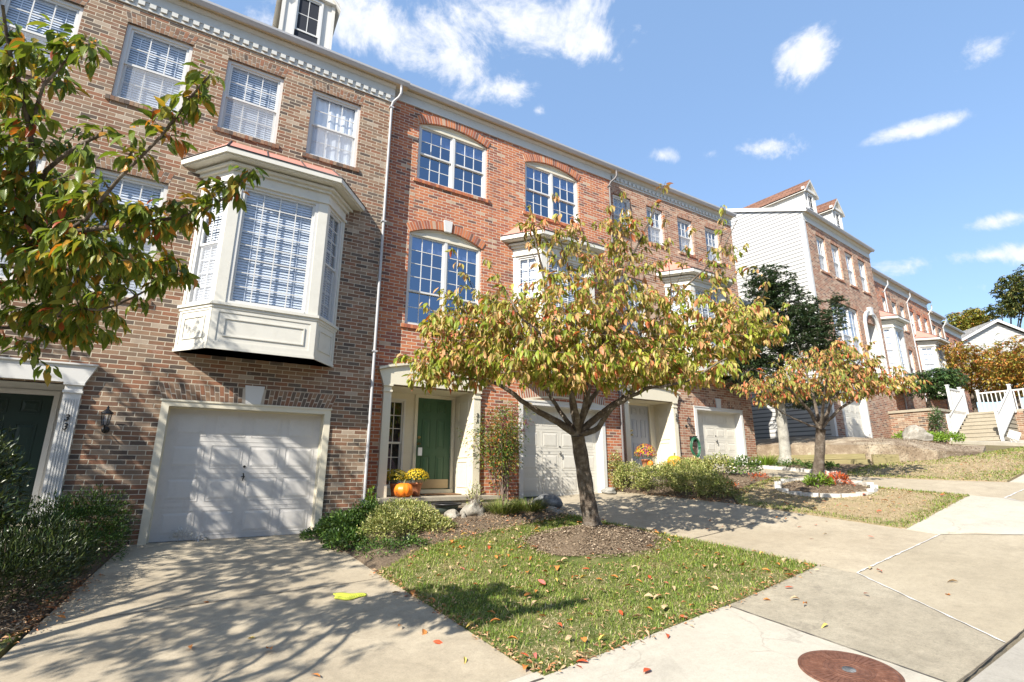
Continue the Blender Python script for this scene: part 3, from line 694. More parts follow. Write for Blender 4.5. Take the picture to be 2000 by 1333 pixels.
def panel_door(parent, x, y, z, w, h, rows, cols, mat, name='door', marg=.09, d=.012, gap=0.0, thick=.045, rowh=None, rel=1.0):
    """door slab with raised panels; rows: list of relative heights (top first)"""
    mb = MB(); mb.box(0, w, .0, thick, 0, h)
    zt = h
    rh = rowh or [h/rows]*rows
    for r in range(rows):
        z1 = zt; z0 = zt-rh[r]; zt = z0
        for c in range(cols):
            cw = (w-marg)/cols; a = marg/2+c*cw+marg/2; b = marg/2+(c+1)*cw-marg/2; p, q = z0+marg*.55, z1-marg*.55
            if gap: p += gap*.4; q -= gap*.4
            # groove frame
            mb.face([(a, -.001, p), (b, -.001, p), (b-.03, d, p+.03), (a+.03, d, p+.03)]); mb.face([(a, -.001, q), (a+.03, d, q-.03), (b-.03, d, q-.03), (b, -.001, q)])
            fw_ = .008*rel; fd_ = -.005*rel
            mb.box(a+.0, b, fd_, -.001, p, p+fw_); mb.box(a, b, fd_, -.001, q-fw_, q); mb.box(a, a+fw_, fd_, -.001, p+fw_, q-fw_); mb.box(b-fw_, b, fd_, -.001, p+fw_, q-fw_)
            mb.prism([(a+.035, -.001, p+.035), (b-.035, -.001, p+.035), (b-.035, -.001, q-.035), (a+.035, -.001, q-.035)], (0, -.001, 0))
            i0 = .05
            A = [(a+.035, p+.035), (b-.035, p+.035), (b-.035, q-.035), (a+.035, q-.035)]; B = [(a+i0+.02, p+i0+.02), (b-i0-.02, p+i0+.02), (b-i0-.02, q-i0-.02), (a+i0+.02, q-i0-.02)]
            for k in range(4):
                k2 = (k+1) % 4; mb.face([(A[k][0], -.002, A[k][1]), (A[k2][0], -.002, A[k2][1]), (B[k2][0], -.008, B[k2][1]), (B[k][0], -.008, B[k][1])])
            mb.face([(B[k][0], -.008, B[k][1]) for k in range(4)])
    if gap:
        zt = h
        for r in range(rows-1):
            zt -= rh[r]; mb.box(0, w, -.004, -.001, zt-.012, zt-.004)
    o = mb.build(name, mat, parent, (x, y, z)); return o
def body(parent, x0, x1, z0, z1, depth, mat, side='siding', ridge=2.6, roofmat='shingle_grey', over=.42, ops=None, wally=0.0, H=.43, xr=0.0):
    mb = MB(); wall_mesh(mb, x0, x1, z0, z1, ops or [], y=wally)
    wl_ = mb.build('wall', mat, parent)
    s = MB(); ym = depth/2; yo = -.20; zl = z1+H-.01; zr = zl+.42*(ym-yo); sl = .42
    for x, rev in ((x0, 1), (x1, 0)):
        P = [(x, wally, z0), (x, depth, z0), (x, depth, zl), (x, ym, zr-.04), (x, wally, zl+sl*(wally-yo)-.04)]
        if rev: P.reverse()
        s.face(P)
    s.face([(x1, depth, z0), (x0, depth, z0), (x0, depth, zl), (x1, depth, zl)])
    s.build('side_wall', side, parent)
    r = MB(); e = .04
    for ya, za, yb, zb in ((yo, zl, ym, zr), (ym, zr, depth+.2, zl)):
        uvl = math.hypot(yb-ya, zb-za)
        r.face([(x0-e, ya, za), (x1+e+xr, ya, za), (x1+e+xr, yb, zb), (x0-e, yb, zb)], 0, uv=[(x0, 0), (x1, 0), (x1, uvl), (x0, uvl)])
        r.face([(x0-e, ya, za-.05), (x0-e, yb, zb-.05), (x1+e+xr, yb, zb-.05), (x1+e+xr, ya, za-.05)], 1)
    for x in (x0-e, x1+e+xr):
        r.face([(x, yo, zl-.05), (x, yo, zl), (x, ym, zr), (x, ym, zr-.05)], 1); r.face([(x, ym, zr-.05), (x, ym, zr), (x, depth+.2, zl), (x, depth+.2, zl-.05)], 1)
    r.build('roof', [MATS[roofmat], MATS['trim_grey']], parent)
    i = MB(); i.box(x0+.12, x1-.12, 1.45, depth-.3, z0+.1, z1-.1); i.box(x0+.1, x1-.1, .62, 1.4, z0+4.3, z1-.15); i.build('room_shade_box', 'room_shade', parent)  # solid near-black boxes painted as the dark of the rooms
    return wl_
def garage(parent, x0, x1, z0, z1, mat, rec=.2, trim='clean_white', handle=True):
    """opening x0..x1 (inner), floor z0 to head z1; white frame around"""
    t = MB(); fw = .11
    for a, b in ((x0-fw, x0), (x1, x1+fw)): t.box(a, b, -.03, rec+.02, z0-.03, z1+fw); 
    t.box(x0, x1, -.03, rec+.02, z1, z1+fw)
    t.box(x0-fw-.02, x1+fw+.02, -.045, -.0, z1+fw-.03, z1+fw)
    for a, b in ((x0, x0+.02), (x1-.02, x1)): t.box(a, b, rec-.035, rec, z0, z1)
    t.box(x0+.02, x1-.02, rec-.035, rec, z1-.02, z1)
    t.build('garage_frame', trim, parent)
    d = panel_door(parent, x0, rec, z0, x1-x0, z1-z0, 4, 4, mat, 'garage_door', .10, gap=.045)
    s = MB(); s.box(0, x1-x0, -.006, .02, -.035, .004); s.build('bottom_seal', 'black_plastic', d)
    if handle:
        h = MB(); cx = (x1-x0)/2; hz = (z1-z0)*.47
        h.tube([(cx, -.045, hz-.07), (cx+.012, -.05, hz), (cx-.002, -.045, hz+.06)], [.009, .012, .008], 8); h.lathe([(0, 0), (.03, 0), (.03, .01), (0, .012)], 14, (cx, -.03, hz-.005)); h.tube([(cx, 0, hz), (cx, -.045, hz)], .01, 8)
        h.build('handle', 'iron', d); h = MB(); h.tube([(cx+.005, 0, hz+.17), (cx+.005, -.012, hz+.17)], .022, 12); h.build('lock', 'iron', d)
    return d
def bay_window(parent, x0, x1, dep, ins, z0, zs, zh, zr, zw, cols=4, rows=8, over=.3, sidecols=2, roofm='roof_metal', name='bay_window', eave=.2):
    """polygonal bay: wall x0..x1, front from x0+ins to x1-ins at y=-dep; z0 base, zs sill, zh window head, zr eave, zw roof meets wall"""
    fx0, fx1 = x0+ins, x1-ins; mb = MB()
    O = [(x0, 0), (fx0, -dep), (fx1, -dep), (x1, 0)]
    def off(d):   # offset outline
        L = math.hypot(ins, dep); nx, ny = -dep/L, -ins/L
        a = (x0-d*L/dep, 0); fy = -dep-d
        # side plane offset by d meets front plane
        t = (dep+d)/dep; b = (a[0]+ins*t, fy)
        return [a, b, (x0+x1-b[0], fy), (x0+x1-a[0], 0)]
    def band(d, za, zb, mi=0, top=True, bot=True):
        P = off(d)
        for i in range(3): a, b = P[i], P[i+1]; mb.face([(a[0], a[1], za), (b[0], b[1], za), (b[0], b[1], zb), (a[0], a[1], zb)], mi)
        if bot: mb.face([(p[0], p[1], za) for p in P], mi)
        if top: mb.face([(p[0], p[1], zb) for p in reversed(P)], mi)
    band(0, z0, zs); band(.02, z0+.0, z0+.05); band(.025, zs-.10, zs-.05); band(.05, zs-.05, zs)
    band(0, zh+.06, zr-.05, top=False); band(.03, zh+.05, zh+.10); band(.05, zr-.16, zr-.1); band(.11, zr-.1, zr-.05)
    band(over-.04, zr-.02, zr+.0, bot=True); band(over, zr, zr+.10, top=False)
    # raised frames on base panels
    segs = [(O[0], O[1]), (O[1], O[2]), (O[2], O[3])]
    for a, b in segs:
        L = math.dist(a, b); dx, dy = (b[0]-a[0])/L, (b[1]-a[1])/L; nx, ny = dy, -dx
        def pt(s_, z, o_): return (a[0]+dx*s_+nx*o_, a[1]+dy*s_+ny*o_, z)
        def bar(s0, s1, za, zb, o_=.016):
            mb.prism([pt(s0, za, 0), pt(s1, za, 0), pt(s1, za, o_), pt(s0, za, o_)], (0, 0, zb-za))
        mgn = .10 if L > 1 else .06
        bar(0, mgn, z0+.05, zs-.1, .012); bar(L-mgn, L, z0+.05, zs-.1, .012); bar(mgn, L-mgn, z0+.05, z0+.05+mgn*.9, .012); bar(mgn, L-mgn, zs-.1-mgn*.7, zs-.1, .012)
        i1 = mgn+.09 if L > 1 else mgn+.07; u, v = z0+.05+mgn*.9+.09, zs-.1-mgn*.7-.09; w = .022
        bar(i1, L-i1, u, u+w); bar(i1, L-i1, v-w, v); bar(i1, i1+w, u+w, v-w); bar(L-i1-w, L-i1, u+w, v-w)
        # corner posts beside the windows
        pw = .17 if L > 1 else .07
        for s0, s1 in ((0, pw), (L-pw, L)):
            mb.prism([pt(s0, zs, -.08), pt(s1, zs, -.08), pt(s1, zs, .0), pt(s0, zs, .0)], (0, 0, zh+.06-zs))
    b = mb.build(name, 'bay_paint', parent)
    for k, (p, q) in enumerate(segs):
        L = math.dist(p, q); pw = .17 if L > 1 else .07; ang = math.atan2(q[1]-p[1], q[0]-p[0]); t = pw/L
        o = (p[0]+(q[0]-p[0])*t, p[1]+(q[1]-p[1])*t)
        # window frames sit in local frame; push back so the face is just inside the panel face
        n = (-math.sin(ang), math.cos(ang)); bk = -.035
        if L > 1: w = window(b, o[0]+n[0]*bk, zs, L-2*pw, zh-zs+.06, o[1]+n[1]*bk, cols, rows, 0, 'full', 0, ang, name='bay_sash')
        else: w = window(b, o[0]+n[0]*bk, zs, L-2*pw, zh-zs+.06, o[1]+n[1]*bk, sidecols, rows//2, rows//2, 'full', 0, ang, name='bay_sash')
    # roof
    P = off(over); r = MB(); tx0, tx1 = x0+ins*.75, x1-ins*.75
    A = [(P[0][0], 0, zr+.10), (P[1][0], P[1][1], zr+.10), (P[2][0], P[2][1], zr+.10), (P[3][0], 0, zr+.10)]; T0, T1 = (tx0, 0, zw), (tx1, 0, zw)
    r.face([A[0], A[1], T0]); r.face([A[1], A[2], T1, T0]); r.face([A[2], A[3], T1])
    n = 3
    for i in range(n+1):
        f = i/n; a = Vector(A[1]).lerp(Vector(A[2]), f); c = Vector(T0).lerp(Vector(T1), f); r.tube([a+Vector((0, 0, .012)), c+Vector((0, 0, .012))], .014, 5, 1)
    for a, c in ((A[0], A[1]), (A[1], A[2]), (A[2], A[3])): r.tube([Vector(a)+Vector((0, 0, .008)), Vector(c)+Vector((0, 0, .008))], .016, 5, 1)
    r.build('bay_roof', m('roof_metal', 'roof_seam'), parent if False else b)
    return b
def text(s_, parent, x, y, z, size, mat='iron', name='house_number', stack=True, shear=.15, rot=(R(90), 0, 0), ext=.006):
    obs = []
    for i, ch in enumerate(s_ if stack else [s_]):
        cu = bpy.data.curves.new('t', 'FONT'); cu.body = ch; cu.size = size; cu.extrude = ext; cu.align_x = 'CENTER'; cu.shear = shear; cu.offset = .002
        t = bpy.data.objects.new('t', cu); col.objects.link(t); dg = bpy.context.evaluated_depsgraph_get()
        me = bpy.data.meshes.new_from_object(t.evaluated_get(dg)); bpy.data.objects.remove(t)
        me.materials.clear(); me.materials.append(MATS[mat]); o = bpy.data.objects.new(name, me); col.objects.link(o); o.parent = parent
        o.location = (x, y, z-i*size*.98); o.rotation_euler = rot; obs.append(o)
    return obs
def portico(parent, x0, x1, z0, zt, rec, pil=.16, archtop=True, number=None, door=None, side=None, mat='cream_paint', doorx=None, doormat_='green_door', out=.06, kick=True, rise=.28, zf=None, ped=.30):
    """entry recess between pilasters x0..x1; z0 floor, zt underside of the head"""
    mb = MB()
    for a in (x0, x1-pil):
        mb.box(a-.015, a+pil+.015, -out-.02, .0, z0, z0+.22); mb.box(a, a+pil, -out, .0, z0+.22, zt-.14); mb.box(a-.015, a+pil+.015, -out-.02, 0, zt-.14, zt-.10); mb.box(a, a+pil, -out, 0, zt-.10, zt-.02); mb.box(a-.02, a+pil+.02, -out-.03, 0, zt-.02, zt+.02)
    # head
    if archtop:
        n = 10; xa, xb = x0-.02, x1+.02; P = [(xa-.10, zt+ped), (xa, zt+.02), (xb, zt+.02), (xb+.10, zt+ped)]
        P += [(xb+.10-(xb-xa+.2)*k/n, zt+ped+rise*math.sin(math.pi*k/n)**.8*1.0) for k in range(1, n)]
        mb.prism([(p[0], -out-.02, p[1]) for p in P], (0, out+.02, 0))
        for k in range(n):
            a = (xb+.12-(xb-xa+.24)*k/n, zt+ped+rise*math.sin(math.pi*k/n)**.8); b_ = (xb+.12-(xb-xa+.24)*(k+1)/n, zt+ped+rise*max(math.sin(math.pi*(k+1)/n), 0)**.8)
            mb.prism([(a[0], -out-.07, a[1]-.0), (b_[0], -out-.07, b_[1]-.0), (b_[0], -out-.07, b_[1]+.05), (a[0], -out-.07, a[1]+.05)], (0, out+.07, 0))
    else:
        mb.prism([(x0-.02, -out-.02, zt+.02), (x1+.02, -out-.02, zt+.02), (x1+.13, -out-.02, zt+ped), (x0-.13, -out-.02, zt+ped)], (0, out+.02, 0)); mb.box(x0-.14, x1+.14, -out-.05, 0, zt+ped, zt+ped+.025)
    # recess lining
    xi0, xi1 = x0+pil, x1-pil
    mb.face([(xi0, 0, z0), (xi0, rec, z0), (xi0, rec, zt), (xi0, 0, zt)]); mb.face([(xi1, rec, z0), (xi1, 0, z0), (xi1, 0, zt), (xi1, rec, zt)])
    mb.face([(xi0, 0, zt), (xi0, rec, zt), (xi1, rec, zt), (xi1, 0, zt)])
    # raised panels on the side walls
    for xw, sg in ((xi1, -1), (xi0, 1)):
        for za, zb in ((z0+.15, z0+.72), (z0+.80, z0+1.55), (z0+1.63, zt-.15)):
            ya, yb = rec*.22, rec*.78; w = .02
            for a, b, c, d in ((ya, yb, za, za+w), (ya, yb, zb-w, zb), (ya, ya+w, za+w, zb-w), (yb-w, yb, za+w, zb-w)): mb.box(xw, xw+sg*.015, a, b, c, d)
    dx0, dx1, dzt = doorx
    zf = z0 if zf is None else zf
    ops = [(dx0-.0, dx1, zf+.08, dzt)]
    if side: ops.append(side)
    wall_mesh(mb, xi0, xi1, z0, zt, ops, depth=.06, y=rec)
    for a, b, c, d in ((dx0-.07, dx0, zf, dzt+.07), (dx1, dx1+.07, zf, dzt+.07), (dx0, dx1, dzt, dzt+.07)): mb.box(a, b, rec-.03, rec, c, d)
    mb.box(dx0-.05, dx1+.05, rec-.08, rec+.05, zf, zf+.08)
    p = mb.build('portico', mat, parent)
    dw, dh = dx1-dx0, dzt-zf-.08
    d = panel_door(p, dx0, rec+.03, zf+.08, dw, dh, 3, 2, doormat_, 'door', .14, rowh=[dh*.20, dh*.40, dh*.40], rel=2.4)
    if kick: k = MB(); k.box(.03, dw-.03, -.014, -.011, .02, .22); k.build('kick_plate', 'kick_brass', d)
    for zz in (dh*.49, dh*.56):
        k = MB(); k.tube([(.07, 0, zz), (.07, -.02, zz)], .03, 14); k.tube([(.07, -.02, zz), (.07, -.05, zz), (.07, -.075, zz)], [.014, .03 if zz < dh*.5 else .018, .02], 12)
        k.build('knob' if zz < dh*.5 else 'deadbolt', 'brass', d)
    if side:
        window(p, side[0], side[2], side[1]-side[0], side[3]-side[2], rec-.06, 2, 3, 3, None, name='sidelight', gl='glass_dark', screen=False, fw=.045)
    c = MB(); c.box(dx0-.2, dx1+.2, rec+.12, rec+.14, z0, zt); c.build('backing', 'room_shade', p)  # near-black sheet painted as the darkness behind the door
    return p, d
def lantern(name, x, y, z, label, s=1.0, group=None):
    root = empty(name, (x, y, z)); tag(root, label, 'wall lamp', group)
    b = MB(); b.lathe([(0, 0), (.055, 0), (.05, .02), (.02, .03), (0, .03)], 14); o = b.build('wall_plate', 'iron', root); o.rotation_euler = (R(90), 0, 0); o.location = (0, 0, 0)
    a = MB(); a.tube([(0, -.02, 0), (0, -.09, -.03), (0, -.15, .0), (0, -.15, .06)], [.009, .011, .011, .012], 8); a.build('arm', 'iron', root)
    c = MB(); yb = -.15
    for k in range(6):
        t = math.pi*k/3; c.tube([(.045*math.cos(t), yb+.045*math.sin(t), .06), (.065*math.cos(t), yb+.065*math.sin(t), .24)], .005, 5)
    c.lathe([(0, .05), (.05, .055), (.052, .065), (0, .066)], 6, (0, yb, 0)); c.lathe([(.085, .235), (.08, .25), (.04, .285), (.015, .31), (.02, .325), (.008, .35), (0, .36)], 6, (0, yb, 0)); c.build('cage', 'iron', root)
    g = MB(); g.lathe([(.045, .066), (.062, .236)], 6, (0, yb, 0)); g.build('lamp_glass', 'glass', root)
    root.scale = (s, s, s); return root

# ------------------------------------------------------------------ house 33 (left, tan brick, white bay over the garage)
h1 = empty('townhouse', (-.6, 0, 0)); 
tag(h1, 'tan and brown brick townhouse numbered 33 with a white bay window over its garage', 'townhouse', 'attached brick townhouses')
class Off:      # shifts world numbers into a house frame
    def __init__(s, dx, dz): s.dx, s.dz = dx, dz
dx = .6
W3 = [(-3.77, 1.03), (-2.12, 1.03), (-.50, 1.03), (1.10, 1.03)]; W2 = [(-3.75, 1.03), (-2.10, 1.03)]
ops = [(x+dx, x+w+dx, 7.47, 9.06) for x, w in W3]+[(x+dx, x+w+dx, 3.88, 6.07) for x, w in W2]+[(-.2+dx, 1.6+dx, 3.9, 6.0), (-.62+dx, 2.06+dx, -.6, 2.25), (-3.79+dx, -1.81+dx, -.6, 2.39)]
body(h1, -4.15+dx, 2.85+dx, -.8, 9.44, 10.5, 'brick_tan', side='brick_tan', ops=ops, H=.55, xr=.2)
for i, (x, w) in enumerate(W3):
    window(h1, x+dx, 7.47, w, 1.59, 0, 3, 2, 2, 'full' if i < 3 else 'curtain'); lintel(h1, x+dx, x+w+dx, 9.06, .21, 'brick_tan', .06); sill(h1, x-.07+dx, x+w+.07+dx, 7.47, 'brick_tan')
for x, w in W2:
    window(h1, x+dx, 3.88, w, 2.19, 0, 3, 3, 3, 'full'); lintel(h1, x+dx, x+w+dx, 6.07, .21, 'brick_tan', .06); sill(h1, x-.07+dx, x+w+.07+dx, 3.88, 'brick_tan')
bay_window(h1, -.57+dx, 2.01+dx, .60, .46, 3.05, 3.86, 6.08, 6.50, 7.25, 4, 8, .30)
garage(h1, -.51+dx, 1.95+dx, 0, 2.14, 'garage_white', trim='cream_paint')
lintel(h1, -.62+dx, 2.06+dx, 2.25, .27, 'brick_tan', .10, key=.15)
p1, _ = portico(h1, -3.95+dx, -1.65+dx, .32, 2.39, .95, .21, False, doorx=(-3.1+dx, -2.15+dx, 2.3), doormat_='dark_door', mat='clean_white', ped=.29, kick=False)
fl = MB()
for k in range(5): xx = -1.835+dx+k*.033; fl.box(xx, xx+.014, -.072, -.06, .6, 2.16)
fl.build('fluting', 'clean_white', p1)
for o in text('33', h1, -1.755+dx, -.085, 1.83, .135): o.location.z -= 0
st = MB(); st.box(-4.1+dx, -1.5+dx, -.5, .95, -.5, .32); st.build('porch_floor', 'step_stone', h1)
cornice(h1, -4.15+dx, 2.87+dx, 9.42, H=.55, x2=3.14+dx)
downspout(h1, 2.80+dx, .05, 9.74, -.05, 2.95+dx, -.22)
# dormer on the roof
def dormer(parent, x0, x1, y, z0, ze, za, wz=None, label=None, wallm='white_paint', roofm='shingle_brown', dep=2.6, sidem='siding'):
    b = MB(); xm = (x0+x1)/2
    b.box(x0, x1, y, y+dep, z0, ze, 0); b.prism([(x0, y, ze), (x1, y, ze), (xm, y, za)], (0, dep, 0), 0)
    for a, c in ((x0-.03, x0+.05), (x1-.05, x1+.03)): b.box(a, c, y-.03, y, z0, ze)
    b.prism([(x0-.12, y-.1, ze-.05), (x1+.12, y-.1, ze-.05), (x1+.12, y-.1, ze+.06), (x0-.12, y-.1, ze+.06)], (0, .12, 0))
    o = b.build('dormer', wallm if wallm else 'white_paint', parent)
    w = x1-x0; ww = w*.56; window(o, xm-ww/2, z0+.12, ww, ze-z0-.22, y-.10, 2, 2, 2, None, gl='glass_dark', screen=False, fw=.05)
    d = MB(); d.box(xm-ww/2, xm+ww/2, y-.004, y-.001, z0+.1, ze-.1); d.build('backing', 'room_shade', o)  # near-black panel on the dormer front, painted as its dark interior
    r = MB(); ov = .14
    for s_ in (-1, 1):
        xe = xm+s_*(w/2+ov); sl = (za-ze)/(w/2); zl = za-sl*(w/2+ov)+.05
        A = [(xm, y-ov, za+.07), (xe, y-ov, zl), (xe, y+dep, zl), (xm, y+dep, za+.07)]
        if s_ > 0: A.reverse()
        r.face(A, 0, uv=[(0, 0), (0, 1), (3, 1), (3, 0)] if s_ < 0 else [(3, 0), (3, 1), (0, 1), (0, 0)])
        r.prism([(xm, y-ov, za+.06), (xe, y-ov, zl-.01), (xe, y-ov, zl-.09), (xm, y-ov, za-.03)], (0, .03, 0), 1)
        r.face([(xm, y-ov, za-.02), (xe, y-ov, zl-.08), (xe, y+dep, zl-.08), (xm, y+dep, za-.02)], 1)
    r.build('dormer_roof', [MATS[roofm], MATS[wallm or 'white_paint']], o); return o
dormer(h1, .35+dx, 1.47+dx, .95, 10.1, 12.35, 13.1)

# ------------------------------------------------------------------ house 31 (red brick, arched windows, green door)
h2 = empty('townhouse', (2.85, .2, .55)); ox, oz = 2.85, .55
tag(h2, 'orange red brick townhouse with arched windows and a green front door', 'townhouse', 'attached brick townhouses')
A = [(3.58, 5.46, 7.80, 9.30, .20), (6.62, 8.46, 7.80, 9.30, .20), (3.48, 5.34, 4.22, 6.40, .24)]
A = [(a-ox, b-ox, c-oz, d-oz, e) for a, b, c, d, e in A]
ops = A+[(6.6-ox, 8.5-ox, 4.5-oz, 6.2-oz), (6.40-ox, 9.06-ox, -.8-oz, 2.77-oz), (3.25-ox, 5.19-ox, -.8-oz, 2.85-oz)]
body(h2, .005, 6.87, -1.2, 9.73-oz, 10.3, 'brick_red', side='brick_red', ops=ops, H=.41)
for i, (a, b, c, d, e) in enumerate(A):
    if i < 2: window(h2, a, c, b-a, d-c+.04, 0, 3, 2, 2, 'top', 1, screen=(False), gl='glass_dark')
    else: window(h2, a, c, b-a, d-c+.04, 0, 3, 4, 2, 'top', 1, screen=False, split=.36, gl='glass_dark')
    infill(h2, a, b, d, e); arch_lintel(h2, a, b, d, e, .20, 'brick_red', key=(.10 if i == 2 else None)); sill(h2, a-.09, b+.09, c, 'brick_red')
    j = MB()
    for xx in (a-.115, b+.115-.10): pass
bay_window(h2, 6.25-ox, 8.85-ox, .60, .46, 3.35-oz, 4.2-oz, 6.35-oz, 6.78-oz, 7.5-oz, 4, 8, .30)
garage(h2, 6.51-ox, 8.95-ox, .52-oz, 2.66-oz, 'garage_cream')
arch_lintel(h2, 6.40-ox, 9.06-ox, 2.77-oz, .16, .22, 'brick_red'); infill(h2, 6.40-ox, 9.06-ox, 2.77-oz, .155, 'cream_paint', -.068)
p2, d2 = portico(h2, 3.10-ox, 5.34-ox, .60-oz, 2.83-oz, .92, .165, True, doorx=(4.22-ox, 5.08-ox, 2.76-oz), side=(3.42-ox, 3.93-ox, .74-oz, 2.70-oz), kick=True, zf=.62-oz, ped=.30, rise=.20, out=.07)
text('31', h2, 5.258-ox, -.082, 2.28-oz, .12, stack=True)
cornice(h2, .0, 6.87, 9.71-oz, dentil=False, H=.41, x2=7.07)
downspout(h2, 9.62-ox, .62-oz, 9.95-oz, -.05, 9.78-ox, -.22, 'dark_gutter')
lb = MB(); lb.box(-.028, .028, -.03, 0, -.09, 0); lb.tube([(-.015, -.015, 0), (-.015, -.015, .05), (.015, -.015, .05), (.015, -.015, 0)], .004, 6, 1)
lockbox = lb.build('lockbox', m('tag_white', 'iron'), None, (4.22+.07, .2+.92-.07, 1.62)); tag(lockbox, 'white lockbox tag hanging from the knob of the green door', 'lockbox')
lockbox.scale = (1.6, 1, 2.0)

# ------------------------------------------------------------------ house 29
h3 = empty('townhouse', (9.72, .4, 1.2)); ox, oz = 9.72, 1.2
tag(h3, 'pinkish brick townhouse numbered 29 with a row of dentils and a grey front door', 'townhouse', 'attached brick townhouses')
W = [(9.98, .75), (11.41, .75), (12.85, .75), (14.25, .75)]
ops = [(x-ox, x+w-ox, 8.2-oz, 9.48-oz) for x, w in W]+[(12.3-ox, 14.2-ox, 5.0-oz, 6.6-oz), (12.85-ox, 15.2-ox, -.6-oz, 3.06-oz), (10.08-ox, 11.90-ox, -.6-oz, 3.10-oz), (10.1-ox, 11.1-ox, 4.7-oz, 6.8-oz)]
body(h3, .005, 6.05, -1.4, 9.89-oz, 10.1, 'brick_blend', side='siding', ops=ops)
for x, w in W:
    window(h3, x-ox, 8.2-oz, w, 1.28, 0, 3, 2, 2, 'full'); lintel(h3, x-ox, x+w-ox, 9.48-oz, .18, 'brick_blend', .04); sill(h3, x-.06-ox, x+w+.06-ox, 8.2-oz, 'brick_blend')
window(h3, 10.1-ox, 4.7-oz, 1.0, 2.1, 0, 3, 3, 3, 'full'); lintel(h3, 10.1-ox, 11.1-ox, 6.8-oz, .18, 'brick_blend', .04); sill(h3, 10.03-ox, 11.17-ox, 4.7-oz, 'brick_blend')
bay_window(h3, 12.0-ox, 14.6-ox, .6, .46, 4.0-oz, 4.8-oz, 6.7-oz, 7.08-oz, 7.75-oz, 4, 7, .28)
garage(h3, 12.96-ox, 15.09-ox, 1.2-oz, 2.95-oz, 'garage_cream'); lintel(h3, 12.85-ox, 15.2-ox, 3.06-oz, .25, 'brick_blend', .08, key=.12)
p3, d3 = portico(h3, 9.94-ox, 12.04-ox, 1.22-oz, 3.08-oz, .7, .155, True, doorx=(10.82-ox, 11.64-ox, 3.03-oz), doormat_='grey_door', kick=False, ped=.26, rise=.16)
text('29', h3, 11.965-ox, -.085, 2.66-oz, .15, shear=0)
cornice(h3, 0, 6.07, 9.87-oz, dentil=True, bead=False)

# ------------------------------------------------------------------ the row uphill
def uphill(name, label, x0, x1, y, floor, ztop, wins, brickm='brick_blend', zc=None, side='siding', depth=11, extra=None, dent=False, P0=(19.0, -.53), ang=5.1, group='attached brick townhouses'):
    a = R(ang); lx, ly = P0[0]+x0*math.cos(a)-y*math.sin(a), P0[1]+x0*math.sin(a)+y*math.cos(a)
    h = empty('townhouse', (lx, ly, floor), a); tag(h, label, 'townhouse', group)
    ops = [(w[0]-x0, w[0]-x0+w[1], w[2]-floor, w[3]-floor) for w in wins]+[(e[0]-x0, e[1]-x0, e[2]-floor, e[3]-floor) for e in (extra or [])]
    body(h, .004, x1-x0, -1.5, ztop-floor, depth, brickm, side=side, ops=ops, roofmat='shingle_grey')
    for w in wins:
        window(h, w[0]-x0, w[2]-floor, w[1], w[3]-w[2], 0, w[4] if len(w) > 4 else 3, 2, 2, 'full', twin=w[5] if len(w) > 5 else 0)
        lintel(h, w[0]-x0, w[0]-x0+w[1], w[3]-floor, .2, brickm, .04); sill(h, w[0]-x0-.05, w[0]-x0+w[1]+.05, w[2]-floor, brickm)
    cornice(h, 0, x1-x0, ztop-floor-.02, dent, .17, False)
    return h
F4 = 2.2
h4 = uphill('townhouse', 'tall end townhouse with white siding on its side wall and two brown roofed dormers', 0, 6.47, 0, F4, 10.63,
            [(x, .78, 8.77, 10.28) for x in (.95, 2.29, 3.63, 4.97)]+[(1.36, 2.53, 5.15, 7.65, 2, 2)], extra=[(.82, 3.18, 1.0, 4.25), (4.5, 5.75, 4.5, 7.3)], group='attached brick townhouses')
garage(h4, .93, 3.07, .05, 1.95, 'garage_cream', handle=False); lintel(h4, .82, 3.18, 2.07, .2, 'brick_blend', .05)
def arch_entry(parent, x0, x1, z0, zs, rec=.5):
    mb = MB(); cx = (x0+x1)/2; r = (x1-x0)/2; n = 16
    for (ra, rb, yy) in ((r, r+.14, -.06), (r+.14, r+.20, -.10)):
        for k in range(n):
            t0, t1 = math.pi*k/n, math.pi*(k+1)/n
            mb.prism([(cx+ra*math.cos(t), yy, zs+ra*math.sin(t)) for t in (t0, t1)][:1]+[(cx+rb*math.cos(t0), yy, zs+rb*math.sin(t0)), (cx+rb*math.cos(t1), yy, zs+rb*math.sin(t1)), (cx+ra*math.cos(t1), yy, zs+ra*math.sin(t1))], (0, -yy+.02, 0))
        mb.box(cx-rb, cx-ra, yy, .02, z0, zs); mb.box(cx+ra, cx+rb, yy, .02, z0, zs)
    mb.prism([(cx-.09, -.15, zs+r-.02), (cx+.09, -.15, zs+r-.02), (cx+.13, -.15, zs+r+.32), (cx-.13, -.15, zs+r+.32)], (0, .15, 0))
    for k in range(n):
        t0, t1 = math.pi*k/n, math.pi*(k+1)/n
        mb.face([(cx+r*math.cos(t0), -.05, zs+r*math.sin(t0)), (cx+r*math.cos(t1), -.05, zs+r*math.sin(t1)), (cx+r*math.cos(t1), rec, zs+r*math.sin(t1)), (cx+r*math.cos(t0), rec, zs+r*math.sin(t0))])
        mb.face([(cx, rec, zs), (cx+r*math.cos(t0), rec, zs+r*math.sin(t0)), (cx+r*math.cos(t1), rec, zs+r*math.sin(t1))])
    for x in (cx-r, cx+r): mb.face([(x, -.05, z0), (x, rec, z0), (x, rec, zs), (x, -.05, zs)])
    mb.face([(cx-r, rec, z0), (cx+r, rec, z0), (cx+r, rec, zs), (cx-r, rec, zs)])
    o = mb.build('arched_entry', 'clean_white', parent)
    panel_door(o, cx-.42, rec-.04, z0, .84, 2.05, 3, 2, 'dark_door', 'door', .14, rowh=[.41, .82, .82]); return o
arch_entry(h4, 4.56, 5.70, 4.5-F4, 7.1-F4)
